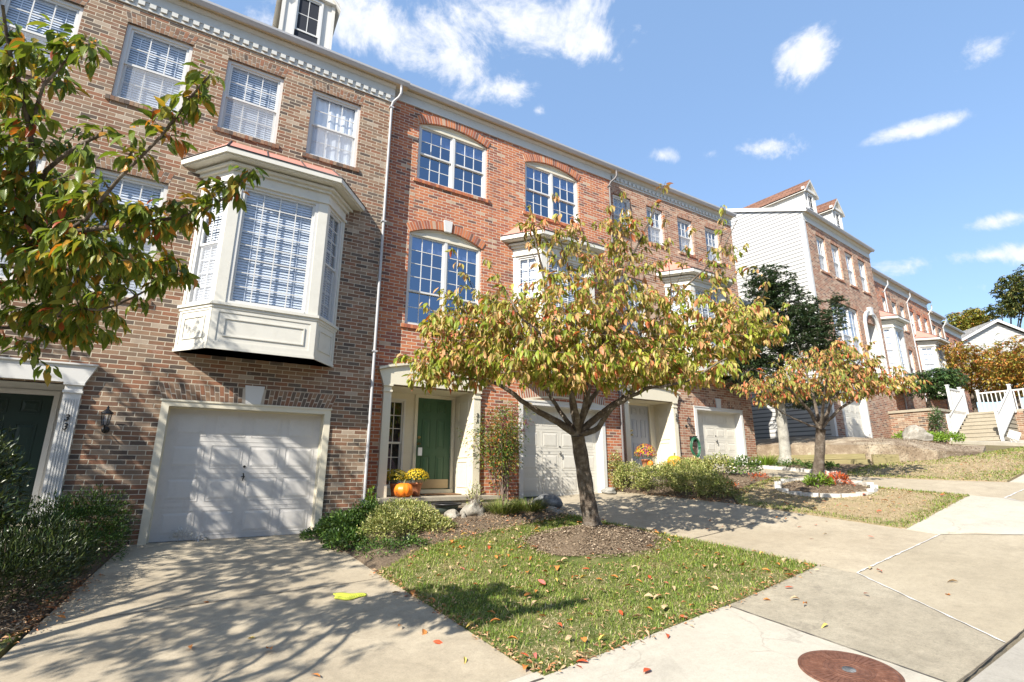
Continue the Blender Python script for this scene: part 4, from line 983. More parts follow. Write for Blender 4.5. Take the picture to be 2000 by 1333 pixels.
wp = MB(); wp.box(-.04, .12, -.03, .0, -1.5, 8.5); wp.box(-.04, .0, .0, .12, -1.5, 8.5); wp.build('corner_board', 'clean_white', h4)
dormer(h4, 1.62, 2.6, .45, 9.05, 10.55, 11.05, dep=4.2); dormer(h4, 4.29, 5.23, .45, 9.05, 10.55, 11.05, dep=4.2)
rk = MB(); 
zq = 10.63-F4+.42; rk.prism([(-.085, -.2, zq-.16), (-.085, -.2, zq), (-.085, 5.5, zq+2.39), (-.085, 5.5, zq+2.23)], (.05, 0, 0)); rk.build('rake_board', 'clean_white', h4)
Wr = .6
h5 = uphill('townhouse', 'narrow brick townhouse with a white bay window, just right of the arched entry', 6.47, 9.2, .35, 2.4, 9.97, [(7.0, .62, 8.0, 9.3), (8.3, .55, 8.0, 9.3)], brickm='brick_red')
bay_window(h5, .1, 2.2, .6, .46, 2.2, 3.0, 4.95, 5.35, 6.0, 3, 6, .28)
h6 = uphill('townhouse', 'brick townhouse between two white downspouts, with two upper windows side by side', 9.2, 11.75, .35, 2.6, 9.97, [(9.55, .62, 8.0, 9.3), (10.65, .62, 8.0, 9.3), (9.55, .62, 5.2, 7.0), (10.65, .62, 5.2, 7.0)], brickm='brick_blend')
h7 = uphill('townhouse', 'red brick townhouse with three upper windows and small dormers, far up the row', 11.75, 15.2, .35, 2.9, 9.97, [(12.05, .62, 8.0, 9.3), (13.1, .62, 8.0, 9.3), (14.2, .62, 8.0, 9.3)], brickm='brick_red')
bay_window(h7, .5, 2.8, .6, .46, 1.9, 2.7, 4.4, 4.75, 5.4, 3, 6, .28)
h8 = uphill('townhouse', 'farthest brick townhouse but one at the top of the row', 15.2, 17.4, .35, 3.2, 9.4, [(15.5, .6, 7.8, 9.1), (16.5, .6, 7.8, 9.1)], brickm='brick_blend')
h9 = uphill('townhouse', 'last brick townhouse at the far end of the row', 17.4, 21, .35, 3.4, 9.1, [(17.8, .6, 7.5, 8.8), (19.2, .6, 7.5, 8.8)], brickm='brick_red')
dormer(h7, .6, 1.3, 1.0, 6.9, 7.75, 8.15, dep=1.8); dormer(h7, 2.2, 2.9, 1.0, 6.9, 7.75, 8.15, dep=1.8)
for h, x, z0, z1 in ((h5, 2.2, -.5, 7.7), (h6, 2.5, -.5, 7.5), (h7, 3.35, -.5, 7.2), (h8, 2.1, -.5, 6.5)): downspout(h, x, z0, z1, -.05, x+.08, -.22)

# far house with a white gable, end of the street
hb = empty('house', tuple(at(1960, 700, 46))); fz = hb.location.z; hb.rotation_euler = (0, 0, R(-38)); tag(hb, 'low house with white siding gable and grey shingle roof beyond the trees', 'house')
g = MB(); g.box(-4.5, 4.5, 0, 8, -3, 1.0); g.prism([(-4.5, 0, 1.0), (4.5, 0, 1.0), (0, 0, 3.4)], (0, 8, 0)); g.build('wall', 'siding', hb)
g = MB()
for s_ in (-1, 1):
    A_ = [(0, -.35, 3.62), (s_*5.0, -.35, .95), (s_*5.0, 8.3, .95), (0, 8.3, 3.62)]; g.face(A_, 0, uv=[(0, 0), (0, 5), (8, 5), (8, 0)])
    g.prism([(0, -.36, 3.6), (s_*5.0, -.36, .93), (s_*5.0, -.36, .70), (0, -.36, 3.36)], (0, .06, 0), 1)
g.build('roof', m('shingle_grey', 'clean_white'), hb)
g = MB(); g.lathe([(.45, 0), (.45, .05), (.33, .08), (.33, .04), (0, .04)], 20); v = g.build('round_vent', 'gable_white', hb); v.rotation_euler = (R(90), 0, 0); v.location = (0, -.02, 2.0)
hc = empty('house', tuple(at(1905, 700, 56))); hc.rotation_euler = (0, 0, R(-30)); tag(hc, 'distant house showing only its plain tan hipped roof', 'house')
g = MB(); g.box(-9, 5, 0, 9, -4, 1.2); g.build('wall', 'siding', hc)
g = MB(); E = [(-9.6, -.5, 1.2), (5.5, -.5, 1.2), (5.5, 9.5, 1.2), (-9.6, 9.5, 1.2)]; T = [(-5.5, 4.5, 3.9), (1.5, 4.5, 3.9)]
g.face([E[0], E[1], T[1], T[0]]); g.face([E[1], E[2], T[1]]); g.face([E[2], E[3], T[0], T[1]]); g.face([E[3], E[0], T[0]]); g.build('roof', 'shingle_tan', hc)
lantern('wall_lantern', -1.28, 0, 1.72, 'dark wall lantern on the tan brick between the door numbered 33 and the garage', 1.0, 'wall lanterns')
lantern('wall_lantern', 12.45, .4, 2.42, 'black wall lantern on the pinkish brick left of the far garage', .8, 'wall lanterns')

# ------------------------------------------------------------------ porches
def slab(name, x0, x1, y0, y1, z0, z1, mat, label=None, cat=None, lip=.03):
    mb = MB(); mb.box(x0, x1, y0, y1, z0, z1-.07); mb.box(x0-lip, x1+lip, y0-lip, y1, z1-.07, z1)
    o = mb.build(name, mat); return tag(o, kind='structure') if not label else tag(o, label, cat)
slab('porch_step', 3.06, 5.62, -.30, 1.3, .0, .60, 'step_stone', 'pale concrete porch slab in front of the green door', 'porch')
slab('porch_step', 4.75, 5.62, -.70, -.335, -.1, .40, 'step_stone', 'lower concrete step below the porch of the green door', 'step')
slab('porch_step', 9.95, 12.1, -.3, 1.3, .5, 1.22, 'step_stone', 'pale concrete porch slab in front of the grey door', 'porch')

# ------------------------------------------------------------------ foliage kit
LEAF = dict(v=np.array([(0, 0, 0), (-.30, .22, .05), (0, .22, 0), (.30, .22, .05), (-.40, .48, .08), (0, .48, -.01), (.40, .48, .08), (-.26, .76, .0), (0, .76, -.06), (.26, .76, .0), (0, 1.0, -.15)]),
            f=[(0, 2, 1), (0, 3, 2), (1, 2, 5, 4), (2, 3, 6, 5), (4, 5, 8, 7), (5, 6, 9, 8), (7, 8, 10), (8, 9, 10)])
LEAF4 = dict(v=np.array([(0, 0, 0), (-.32, .45, .10), (0, .45, 0), (.32, .45, .10), (0, 1.0, -.12)]), f=[(0, 2, 1), (0, 3, 2), (1, 2, 4), (2, 3, 4)])
BLADE = dict(v=np.array([(-.5, 0, 0), (.5, 0, 0), (-.36, .55, .12), (.36, .55, .12), (0, 1, .42)]), f=[(0, 1, 3, 2), (2, 3, 4)])
CHIP = dict(v=np.array([(-.35, 0, 0), (.35, 0, .03), (.42, .6, 0), (-.3, .7, .05)]), f=[(0, 1, 2, 3)])
def leaves(name, tpl, pos, along, up, L, W, mats, parent=None, mi=None):
    """one mesh of many small leaves; pos (N,3), along/up (N,3), L and W (N,)"""
    pos = np.asarray(pos, float); N = len(pos); along = np.asarray(along, float); up = np.asarray(up, float)
    along /= np.linalg.norm(along, axis=1, keepdims=True)+1e-9
    sx = np.cross(along, up); sx /= np.linalg.norm(sx, axis=1, keepdims=True)+1e-9; nz = np.cross(sx, along)
    T = tpl['v']; L = np.broadcast_to(L, (N,)); W = np.broadcast_to(W, (N,))
    curl = nr.uniform(.3, 1.9, N)
    V = pos[:, None, :]+T[None, :, 0:1]*W[:, None, None]*sx[:, None, :]+T[None, :, 1:2]*L[:, None, None]*along[:, None, :]+T[None, :, 2:3]*(L*curl)[:, None, None]*nz[:, None, :]
    nv = len(T); V = V.reshape(-1, 3)
    lv = np.concatenate([np.array(f) for f in tpl['f']]); ln = np.array([len(f) for f in tpl['f']])
    loops = (lv[None, :]+np.arange(N)[:, None]*nv).reshape(-1); tot = np.tile(ln, N); start = np.concatenate([[0], np.cumsum(tot)[:-1]])
    me = bpy.data.meshes.new(name); me.vertices.add(len(V)); me.vertices.foreach_set('co', V.reshape(-1).astype(np.float32))
    me.loops.add(len(loops)); me.loops.foreach_set('vertex_index', loops.astype(np.int32))
    me.polygons.add(len(tot)); me.polygons.foreach_set('loop_start', start.astype(np.int32)); me.polygons.foreach_set('loop_total', tot.astype(np.int32))
    for x in (m(mats) if isinstance(mats, str) else m(*mats)): me.materials.append(x)
    if mi is not None: me.polygons.foreach_set('material_index', np.repeat(mi, len(ln)).astype(np.int32))
    me.polygons.foreach_set('use_smooth', np.ones(len(tot), bool))
    uv = me.uv_layers.new(name='UVMap'); U = np.stack([T[lv, 0]+.5, T[lv, 1]], 1); uv.data.foreach_set('uv', np.tile(U, (N, 1)).reshape(-1).astype(np.float32))
    me.update(calc_edges=True); me.validate()
    o = bpy.data.objects.new(name, me); col.objects.link(o); o.parent = parent; return o
def unit(v): v = np.asarray(v, float); return v/(np.linalg.norm(v)+1e-9)
def resample(pts, step):
    P = [np.array(p, float) for p in pts]; out = [P[0]]
    # smooth the polyline (Catmull-Rom)
    Q = [2*P[0]-P[1]]+P+[2*P[-1]-P[-2]]
    for i in range(1, len(Q)-2):
        n = max(2, int(np.linalg.norm(Q[i+1]-Q[i])/step))
        for k in range(1, n+1):
            t = k/n; a, b, c, d = Q[i-1], Q[i], Q[i+1], Q[i+2]
            out.append(.5*((2*b)+(-a+c)*t+(2*a-5*b+4*c-d)*t*t+(-a+3*b-3*c+d)*t**3))
    return out
def grow_tree(name, label, cat, base, limbs, targets, leafmat_, L0, group=None, twigr=.004, barkm='bark', trunkr=None, cluster=(4, 8), droop=.7, bare=0, seed=1, W=.46, spread=.5, along_n=3, tmpl=None, flare=True, trunk=None, maxd=9, mat2=None, z2=(0, 1), p2=(.1, .8)):
    """limbs: list of (points, r0, r1) world points; targets: world points that twigs grow to"""
    rg = np.random.default_rng(seed); root = empty(name, tuple(base)); tag(root, label, cat, group); B = np.array(base, float)
    nodes = []; nrad = []
    tb = MB(); bb = MB()
    if trunk:
        P = resample(trunk[0], .12); n = len(P); r0, r1 = trunk[1], trunk[2]
        rad = [r0+(r1-r0)*i/(n-1) for i in range(n)]
        if flare:
            for i in range(n):
                h = P[i][2]-P[0][2]; rad[i] += r0*.75*math.exp(-h/.13)
        rad = [r*(1+.05*math.sin(i*1.9)) for i, r in enumerate(rad)]
        tb.tube([p-B for p in P], rad, 16)
        for p, r in zip(P[len(P)//2:], rad[len(P)//2:]): nodes.append(p); nrad.append(r)
    for pts, r0, r1 in limbs:
        P = resample(pts, .12); n = len(P)
        for i in range(1, n-1): P[i] = P[i]+rg.normal(0, .006+.25*min(r0, .03)*.3, 3)
        rad = [r0+(r1-r0)*(i/(n-1))**.8 for i in range(n)]
        bb.tube([p-B for p in P], rad, 9 if r0 > .03 else 6)
        for p, r in zip(P[2:], rad[2:]): nodes.append(p); nrad.append(r)
    NN = np.array(nodes); T = np.array(targets); order = np.argsort([np.min(np.linalg.norm(NN-t, axis=1)) for t in T])
    nodesL = list(NN); lp, la, lu, ll = [], [], [], []
    arr = np.array(nodesL); cr = np.array(nrad)
    centre = T.mean(axis=0)
    for ti in order:
        t = T[ti]; d = np.linalg.norm(arr-t, axis=1)
        # prefer parents that are nearer the trunk than the target
        pen = d+.35*np.maximum(0, arr[:, 2]-t[2]); k = int(np.argmin(pen)); p = arr[k]
        if d[k] > maxd: continue
        n = max(3, int(d[k]/.11)); mid = (p+t)/2+np.array([0, 0, .12*d[k]])+rg.normal(0, .05*d[k], 3)
        pts = [(1-s)**2*p+2*s*(1-s)*mid+s*s*t for s in np.linspace(0, 1, n+1)]
        r0 = min(cr[k]*.7, .006+.010*d[k]); r0 = max(r0, twigr)
        bb.tube([q-B for q in pts], list(np.linspace(r0, twigr*.6, n+1)), 5 if r0 > .008 else 4, 0, False)
        arr = np.vstack([arr, pts[1:]]); cr = np.concatenate([cr, np.linspace(r0, twigr, n)])
        if rg.random() < bare: continue
        # leaf clusters hang from short spurs on the outer half
        for j in range(along_n):
            q = pts[-1] if j == 0 else pts[int(len(pts)*(1-.22*j))-1] if len(pts)*(1-.22*j) > 1 else pts[0]
            c = rg.integers(cluster[0], cluster[1]+1)
            if j: c = max(1, c//2)
            for _ in range(c):
                az = rg.uniform(0, 2*math.pi); out = np.array([math.cos(az), math.sin(az), 0]); dn = rg.uniform(.1, 1.0)*droop*2
                a = unit(out*spread*rg.uniform(.5, 1.2)+np.array([0, 0, -dn])+.25*unit(t-p))
                l = L0*rg.uniform(.48, 1.2); lp.append(q+out*.02+rg.normal(0, .015, 3)-B); la.append(a)
                lu.append(unit(np.array([0, 0, 1.0])+out*rg.uniform(.2, 1.2)+rg.normal(0, .35, 3))); ll.append(l)
    trunk_o = tb.build('trunk', barkm, root) if trunk else None
    bb.build('branches', 'bark' if barkm == 'bark_grey' else barkm, root)
    ll = np.array(ll); zz_ = np.array(lp)[:, 2]+B[2]; mi_ = None
    if mat2: pr = np.interp(zz_, z2, p2); mi_ = (rg.random(len(ll)) < pr).astype(int)
    leaves('crown', tmpl or LEAF, lp, la, lu, ll, ll*W*rg.uniform(.85, 1.15, len(ll)), (leafmat_, mat2) if mat2 else leafmat_, root, mi_)
    return root
def ellipsoids(E, n, seed, shell=.0):
    """points in a union of ellipsoids [(centre, radii, weight)]"""
    rg = np.random.default_rng(seed); out = []; w = np.array([e[2] for e in E], float); w /= w.sum()
    for _ in range(n):
        c, r, _w = E[rg.choice(len(E), p=w)]; v = unit(rg.normal(0, 1, 3)); q = rg.uniform(shell, 1)**(1/2.4); out.append(np.array(c)+v*q*np.array(r))
    return out

# ---- central cherry tree
tb0 = np.array([5.78, -3.18, gz(5.78, -3.18)+.10])
def dpt(px, py, d): return at(px, py, d)
D0 = float((tb0-CAM)@_f)
fork = dpt(1128, 850, D0-.05)
trunk = ([tb0-np.array([0, 0, .12]), dpt(1150, 990, D0), dpt(1141, 930, D0), fork], .140, .112)
limbs = [([fork, dpt(1078, 818, D0-.1), dpt(1030, 790, D0-.2), dpt(975, 752, D0-.35), dpt(905, 738, D0-.5), dpt(850, 742, D0-.6)], .07, .012),
         ([fork, dpt(1100, 812, D0+.1), dpt(1078, 780, D0+.3), dpt(1040, 720, D0+.6), dpt(985, 650, D0+.8), dpt(935, 590, D0+.9)], .045, .010),
         ([fork, dpt(1118, 790, D0+.1), dpt(1112, 740, D0+.2), dpt(1085, 640, D0+.1), dpt(1062, 540, D0), dpt(1040, 450, D0)], .06, .008),
         ([fork, dpt(1145, 780, D0-.1), dpt(1165, 700, D0-.3), dpt(1200, 600, D0-.4), dpt(1235, 500, D0-.3), dpt(1290, 390, D0-.2)], .06, .007),
         ([fork, dpt(1150, 830, D0), dpt(1210, 782, D0+.1), dpt(1270, 745, D0+.2), dpt(1350, 712, D0+.3), dpt(1450, 668, D0+.4), dpt(1520, 640, D0+.5)], .065, .009),
         ([fork, dpt(1162, 842, D0-.15), dpt(1195, 800, D0-.4), dpt(1260, 762, D0-.8), dpt(1340, 745, D0-1.1), dpt(1420, 700, D0-1.2)], .055, .009),
         ([fork, dpt(1125, 800, D0-.3), dpt(1100, 720, D0-.9), dpt(1060, 660, D0-1.4), dpt(1010, 610, D0-1.7)], .05, .009),
         ([fork, dpt(1150, 790, D0+.2), dpt(1220, 690, D0+.5), dpt(1310, 590, D0+.6), dpt(1400, 500, D0+.6), dpt(1440, 430, D0+.6)], .05, .006),
         ([fork, dpt(1140, 800, D0+.4), dpt(1150, 720, D0+1.0), dpt(1180, 640, D0+1.5), dpt(1230, 580, D0+1.8)], .045, .008)]
cs = [(dpt(1150, 650, D0-.1), (2.0, 1.8, .95), 12), (dpt(980, 660, D0-.4), (1.3, 1.3, .65), 6), (dpt(1330, 650, D0), (1.5, 1.4, .75), 7), (dpt(880, 715, D0-.5), (.85, .9, .36), 3.4), (dpt(1180, 500, D0), (1.1, 1.1, .60), 2.2),
      (dpt(1100, 715, D0-1.0), (1.5, .9, .35), 4), (dpt(1300, 720, D0-.8), (1.3, .8, .25), 3), (dpt(1440, 640, D0+.2), (.7, .8, .55), 2), (dpt(1420, 520, D0+.5), (.5, .5, .6), .45), (dpt(1050, 450, D0), (.3, .3, .35), .25), (dpt(880, 600, D0-.3), (.45, .5, .5), .8)]
tg = ellipsoids(cs, 2050, 3)
BT = [(dpt(*a), dpt(*b)) for a, b in (((1062, 540, D0), (1030, 395, D0+.1)), ((1085, 600, D0), (1010, 430, D0+.2)), ((1100, 520, D0), (1085, 375, D0)), ((1200, 560, D0-.3), (1190, 395, D0-.2)), ((1235, 500, D0-.3), (1300, 355, D0-.1)), ((1235, 500, D0-.3), (1215, 372, D0-.3)), ((1310, 590, D0+.6), (1300, 420, D0+.6)), ((1310, 590, D0+.6), (1355, 440, D0+.6)), ((1400, 500, D0+.6), (1415, 400, D0+.6)), ((935, 590, D0+.9), (880, 480, D0+.8)), ((985, 650, D0+.8), (905, 530, D0+.6)), ((1010, 610, D0-1.7), (950, 505, D0-1.6)), ((1450, 668, D0+.4), (1540, 590, D0+.6)), ((1450, 668, D0+.4), (1500, 545, D0+.5)))]
limbs += [([a, (a+b)/2+np.array([.03, 0, -.03]), b], .009, .003) for a, b in BT]; tg += [b-(b-a)*k for a, b in BT for k in (.05, .3, .5)]
grow_tree('cherry_tree', 'cherry tree with yellow green leaves and forked trunk in a mulch mound', 'tree', tb0, limbs, tg, 'cherry_mid', .135, 'cherry trees', trunk=trunk, seed=5, cluster=(4, 7), along_n=3, bare=.05, mat2='cherry_top', z2=(2.4, 4.6), p2=(.12, .75))
# mulch mound
def mound(name, c, rx, ry, h, mat, hf=gz, n=40, label=None, rot=0):
    mb = MB(); cr_, sr_ = math.cos(rot), math.sin(rot); rg = random.Random(int(c[0]*10))
    ph = [rg.uniform(0, 6) for _ in range(4)]; rings = 9; idx = {}
    for i in range(rings+1):
        for k in range(n):
            t = 2*math.pi*k/n; w = 1+.08*math.sin(2*t+ph[0])+.05*math.sin(5*t+ph[1])+.03*math.sin(9*t+ph[2]); r = i/rings
            x, y = rx*r*w*math.cos(t), ry*r*w*math.sin(t); X, Y = c[0]+x*cr_-y*sr_, c[1]+x*sr_+y*cr_
            idx[i, k] = len(mb.v); z = hf(X, Y)+h*(1-r*r)**1.2-.03*(r**8)+rg.uniform(-.012, .012)+.012; mb.v.append((X, Y, z))
    for i in range(rings):
        for k in range(n): k2 = (k+1) % n; mb.f.append((idx[i, k], idx[i+1, k], idx[i+1, k2], idx[i, k2])); mb.mi.append(0); mb.sm.append(True); mb.uv.append([(0, 0)]*4)
    return tag(mb.build(name, mat), kind='structure')
mound('mulch_mound', (5.55, -3.42), 1.12, .80, .19, 'mulch', rot=-.55)
print('A', len(tg))

# ---- near cherry tree on the left (trunk just outside the frame)
lb0 = np.array([-4.1, -4.7, gz(-4.1, -4.7)-.05])
lf = lb0+np.array([.1, .0, 1.75])
def lim(*p): return [lf]+[np.array(q, float) for q in p]
limbsL = [([lf, np.array([-2.7, -6.5, 2.2]), at(-30, 470, 3.6), at(60, 385, 3.3), at(130, 300, 3.1), at(200, 262, 3.0)], .06, .010),
          ([lf, np.array([-2.6, -6.8, 2.0]), at(-20, 520, 3.3), at(130, 455, 3.0), at(235, 345, 2.9), at(340, 240, 2.9), at(408, 150, 2.9)], .05, .006),
          ([at(130, 455, 3.0), at(240, 440, 3.0), at(340, 425, 3.1), at(420, 400, 3.1), at(492, 333, 3.1)], .016, .004),
          ([lf, np.array([-2.6, -6.3, 1.8]), at(-30, 640, 3.6), at(120, 610, 3.4), at(230, 600, 3.4), at(300, 560, 3.4)], .04, .006),
          ([at(60, 385, 3.3), at(60, 250, 3.1), at(25, 120, 3.0), at(5, 10, 2.9)], .022, .008),
          ([at(60, 250, 3.1), at(110, 130, 3.0), at(175, 90, 2.9)], .012, .004),
          ([lf, np.array([-4.0, -4.2, 3.0]), np.array([-4.1, -3.6, 4.4]), np.array([-4.0, -3.2, 5.6])], .07, .012),
          ([lf, np.array([-3.6, -4.4, 2.8]), np.array([-3.2, -3.6, 3.9]), np.array([-3.1, -3.0, 4.8])], .06, .012),
          ([lf, np.array([-4.8, -4.6, 3.0]), np.array([-5.4, -4.2, 4.6]), np.array([-5.8, -3.0, 5.4])], .07, .012), ([lf, np.array([-4.3, -5.4, 2.9]), np.array([-4.4, -6.2, 4.4])], .06, .012), ([lf, np.array([-4.1, -4.8, 3.4]), np.array([-4.3, -5.0, 6.0])], .07, .012), ([lf, np.array([-4.9, -5.4, 3.0]), np.array([-5.8, -6.4, 4.6])], .06, .012)]
EL = [(at(90, 470, 3.4), (.55, .5, .42), 5), (at(40, 330, 3.2), (.42, .4, .45), 3.2), (at(230, 500, 3.2), (.36, .35, .26), 2.6), (at(60, 600, 3.5), (.5, .5, .25), 3), (at(40, 150, 3.0), (.25, .3, .4), 1.6), (at(210, 400, 3.0), (.42, .3, .12), 1.4)]
EL2 = [((-4.3, -3.9, 5.0), (1.5, 1.6, 1.5), 10), ((-3.6, -3.6, 3.6), (.8, 1.2, .9), 4), ((-5.6, -4.4, 5.4), (1.3, 1.6, 1.3), 6), ((-4.7, -6.6, 4.3), (1.4, 1.3, 1.2), 9), ((-3.5, -5.6, 3.2), (.8, 1.1, .9), 4), ((-6.0, -6.2, 5.0), (1.1, 1.1, 1.0), 3), ((-4.7, -2.5, 5.3), (1.2, .9, 1.2), 6), ((-3.9, -2.0, 4.3), (.7, .7, .8), 2.5), ((-4.6, -3.0, 6.7), (1.4, 1.2, .8), 5), ((-5.7, -2.2, 5.2), (1.2, .9, 1.5), 7), ((-4.6, -1.7, 3.9), (.9, .7, 1.0), 3)]
tgL = ellipsoids(EL, 310, 21)
for px, py, d in ((408, 140, 2.9), (385, 165, 2.9), (400, 190, 2.92), (355, 190, 2.9), (330, 215, 2.9), (375, 215, 2.95), (300, 235, 2.9), (262, 262, 2.9), (280, 300, 2.9), (245, 300, 2.9), (345, 265, 2.95), (492, 330, 3.1), (468, 345, 3.1), (440, 365, 3.1), (455, 375, 3.1), (415, 380, 3.1), (425, 355, 3.1), (385, 385, 3.1), (355, 400, 3.1), (325, 395, 3.05), (400, 410, 3.1), (365, 430, 3.1),
                  (190, 90, 2.9), (160, 70, 2.9), (130, 95, 2.95), (175, 110, 2.9), (110, 60, 2.95), (355, 538, 3.4), (330, 540, 3.4), (300, 560, 3.4), (270, 590, 3.4), (225, 625, 3.4), (300, 440, 3.0), (250, 420, 3.0), (200, 380, 3.0), (60, 690, 3.4), (90, 715, 3.35), (160, 300, 3.0), (200, 250, 3.0)):
    tgL.append(at(px, py, d))
# parts of the crown outside the frame throw the dappled shade over the drive
tgL += [t for t in ellipsoids(EL2, 1350, 22)]
NL = 310+37
def infr(t):
    d = np.array(t)-CAM; w = d@_f
    if w < .3: return None
    return 1000+FPX*(d@_r)/w, 666.5-FPX*(d@_u)/w
keep = []
for i, t in enumerate(tgL):
    q = infr(t)
    if q is not None and -60 < q[0] < 2050 and i >= NL:   # no stray foliage inside the picture
        if q[0] > 230 or q[1] > 640 or q[1] < -60 and q[0] > 150: continue
    keep.append(t)
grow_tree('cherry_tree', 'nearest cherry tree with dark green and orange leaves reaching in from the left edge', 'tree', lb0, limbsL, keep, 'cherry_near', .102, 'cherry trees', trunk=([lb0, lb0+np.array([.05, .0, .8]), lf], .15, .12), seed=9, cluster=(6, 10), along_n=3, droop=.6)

# ---- second cherry tree in the white edged ring
t2 = np.array([12.35, -3.25, gz(12.35, -3.25)])
D2 = float((t2-CAM)@_f); f2_ = at(1603, 838, D2)
limb2 = [([f2_, at(1570, 790, D2), at(1520, 745, D2-.2), at(1470, 720, D2-.3)], .05, .01), ([f2_, at(1590, 780, D2+.2), at(1570, 710, D2+.4), at(1555, 670, D2+.5)], .045, .01), ([f2_, at(1625, 785, D2), at(1660, 730, D2), at(1690, 690, D2)], .05, .01),
         ([f2_, at(1610, 770, D2-.4), at(1625, 700, D2-.8)], .045, .01), ([f2_, at(1640, 800, D2-.1), at(1690, 770, D2-.1), at(1740, 745, D2), at(1785, 735, D2)], .045, .008), ([f2_, at(1545, 815, D2-.3), at(1500, 790, D2-.5)], .03, .008)]
E2 = [(at(1600, 735, D2), (1.55, 1.5, .62), 8), (at(1500, 755, D2-.2), (.75, .8, .42), 2.6), (at(1700, 745, D2), (1.0, .9, .42), 3), (at(1640, 695, D2+.1), (.9, .9, .4), 2.4), (at(1760, 745, D2), (.5, .5, .3), .9)]
grow_tree('cherry_tree', 'small cherry tree with orange and pink leaves inside the white edged ring', 'tree', t2, limb2, ellipsoids(E2, 620, 31), 'cherry_far', .125, 'cherry trees', trunk=([t2-np.array([0, 0, .1]), at(1600, 900, D2), f2_], .115, .10), seed=12, cluster=(4, 7), along_n=2)

# ---- holly with a pale trunk by the white siding
t3 = np.array([15.95, -.45, gz(15.95, -.45)+.05]); D3 = float((t3-CAM)@_f)
f3 = at(1521, 775, D3)
E3 = [(at(1525, 640, D3), (1.35, 1.3, 1.45), 8), (at(1500, 560, D3), (.75, .8, .75), 2.5), (at(1590, 640, D3), (.9, .9, .9), 2.5), (at(1620, 700, D3), (.7, .7, .5), 1.6), (at(1470, 730, D3), (1.0, 1.0, .6), 2), (at(1640, 600, D3+.3), (.25, .25, .5), .4), (at(1560, 770, D3), (1.2, 1.1, .45), 3), (at(1450, 690, D3), (.9, .9, .8), 2)]
grow_tree('holly_tree', 'dark holly tree with a pale grey trunk standing against the white siding', 'tree', t3, [([f3, at(1525, 700, D3), at(1520, 620, D3), at(1500, 530, D3)], .11, .02), ([f3, at(1560, 730, D3), at(1600, 680, D3)], .06, .012), ([f3, at(1480, 740, D3), at(1450, 700, D3)], .06, .012)],
          ellipsoids(E3, 2700, 41), 'holly', .12, None, trunk=([t3-np.array([0, 0, .1]), at(1530, 850, D3), f3], .17, .14), barkm='bark_grey', seed=14, cluster=(7, 11), along_n=3, droop=.15, spread=1.0, W=.62, tmpl=LEAF4, twigr=.005)
# ---- trees farther right
def blob_tree(name, label, cat, base, h0, E, n, mat, L, group=None, seed=1, r=.12, barkm='bark', droop=.4):
    b = np.array(base, float); c = np.mean([np.array(e[0]) for e in E], axis=0); f = np.array([b[0], b[1], b[2]+h0])
    lim_ = [([f, (f+np.array(e[0]))/2+np.array([0, 0, .1]), np.array(e[0])], r*.55, r*.12) for e in E]
    return grow_tree(name, label, cat, b, lim_, ellipsoids(E, n, seed), mat, L, group, trunk=([b-np.array([0, 0, .1]), (b+f)/2, f], r, r*.85), seed=seed, cluster=(5, 8), along_n=2, droop=droop, spread=.9, W=.55, tmpl=LEAF4, barkm=barkm)
def grd(px, d):      # ground point under a pixel column at a depth
    p = at(px, 800, d); return np.array([p[0], p[1], gz(p[0], p[1])])
blob_tree('evergreen_tree', 'small dark evergreen tree in front of the brick terrace wall', 'tree', grd(1816, 22.5), 1.6, [(at(1815, 750, 22.5), (1.0, 1.0, .70), 3), (at(1845, 740, 22.5), (.8, .8, .6), 2)], 620, 'evergreen', .16, seed=51)
blob_tree('cherry_tree', 'cherry tree with yellow and orange leaves behind the white stair railing', 'tree', grd(1905, 27), 2.2, [(at(1900, 720, 27), (2.2, 2.0, 1.2), 5), (at(1960, 730, 26.5), (1.7, 1.5, 1.2), 3.4), (at(1850, 690, 27), (1.9, 1.5, .55), 2)], 1250, 'cherry_row', .19, 'cherry trees', seed=52)
blob_tree('cherry_tree', 'orange tinged cherry tree at the right edge of the picture behind the stairs', 'tree', grd(1990, 24), 2.2, [(at(2000, 700, 24), (1.7, 1.6, 1.1), 4), (at(1985, 740, 24), (1.3, 1.2, .8), 2)], 800, 'cherry_row', .19, 'cherry trees', seed=53)
blob_tree('broad_tree', 'rounded yellow green tree beyond the roofs', 'tree', grd(1895, 75), 6, [(at(1870, 632, 75), (2.3, 2, 1.7), 2), (at(1905, 625, 75), (3.0, 2, 1.8), 3), (at(1890, 645, 75), (3.2, 2, 1.2), 2)], 800, 'bg_autumn', .5, seed=54, r=.3)
blob_tree('broad_tree', 'tall dark green tree beyond the roofs at the right edge', 'tree', grd(1990, 70), 7, [(at(1975, 570, 70), (2.3, 2, 2.4), 3), (at(1995, 590, 70), (2.6, 2, 2.4), 3), (at(2010, 545, 70), (2.0, 2, 2.4), 2), (at(1955, 605, 70), (1.8, 2, 1.2), 1)], 800, 'bg_green', .5, seed=55, r=.35)
print('trees done')

# ------------------------------------------------------------------ houses across the street (behind the viewer; they show in the window glass)
for k, (xo, tall) in enumerate(((-18, 8.6), (-10.9, 9.0), (-3.8, 9.3), (3.3, 9.6), (10.4, 10.2), (17.5, 10.8), (24.6, 11.4))):
    uphill('townhouse', 'brick townhouse across the street, %s of its row' % ('first', 'second', 'third', 'fourth', 'fifth', 'sixth', 'seventh')[k], -7.1, 0, 0, tall-10.2, tall, [(-6.4+1.6*i, 1.0, tall-2.2, tall-.6) for i in range(4)]+[(-6.2, 1.8, tall-5.8, tall-3.6, 3, 1), (-2.9, 1.8, tall-5.8, tall-3.6, 3, 1)],
           brickm=('brick_tan', 'brick_red', 'brick_blend')[k % 3], P0=(xo, -27), ang=180, group='townhouses across the street')

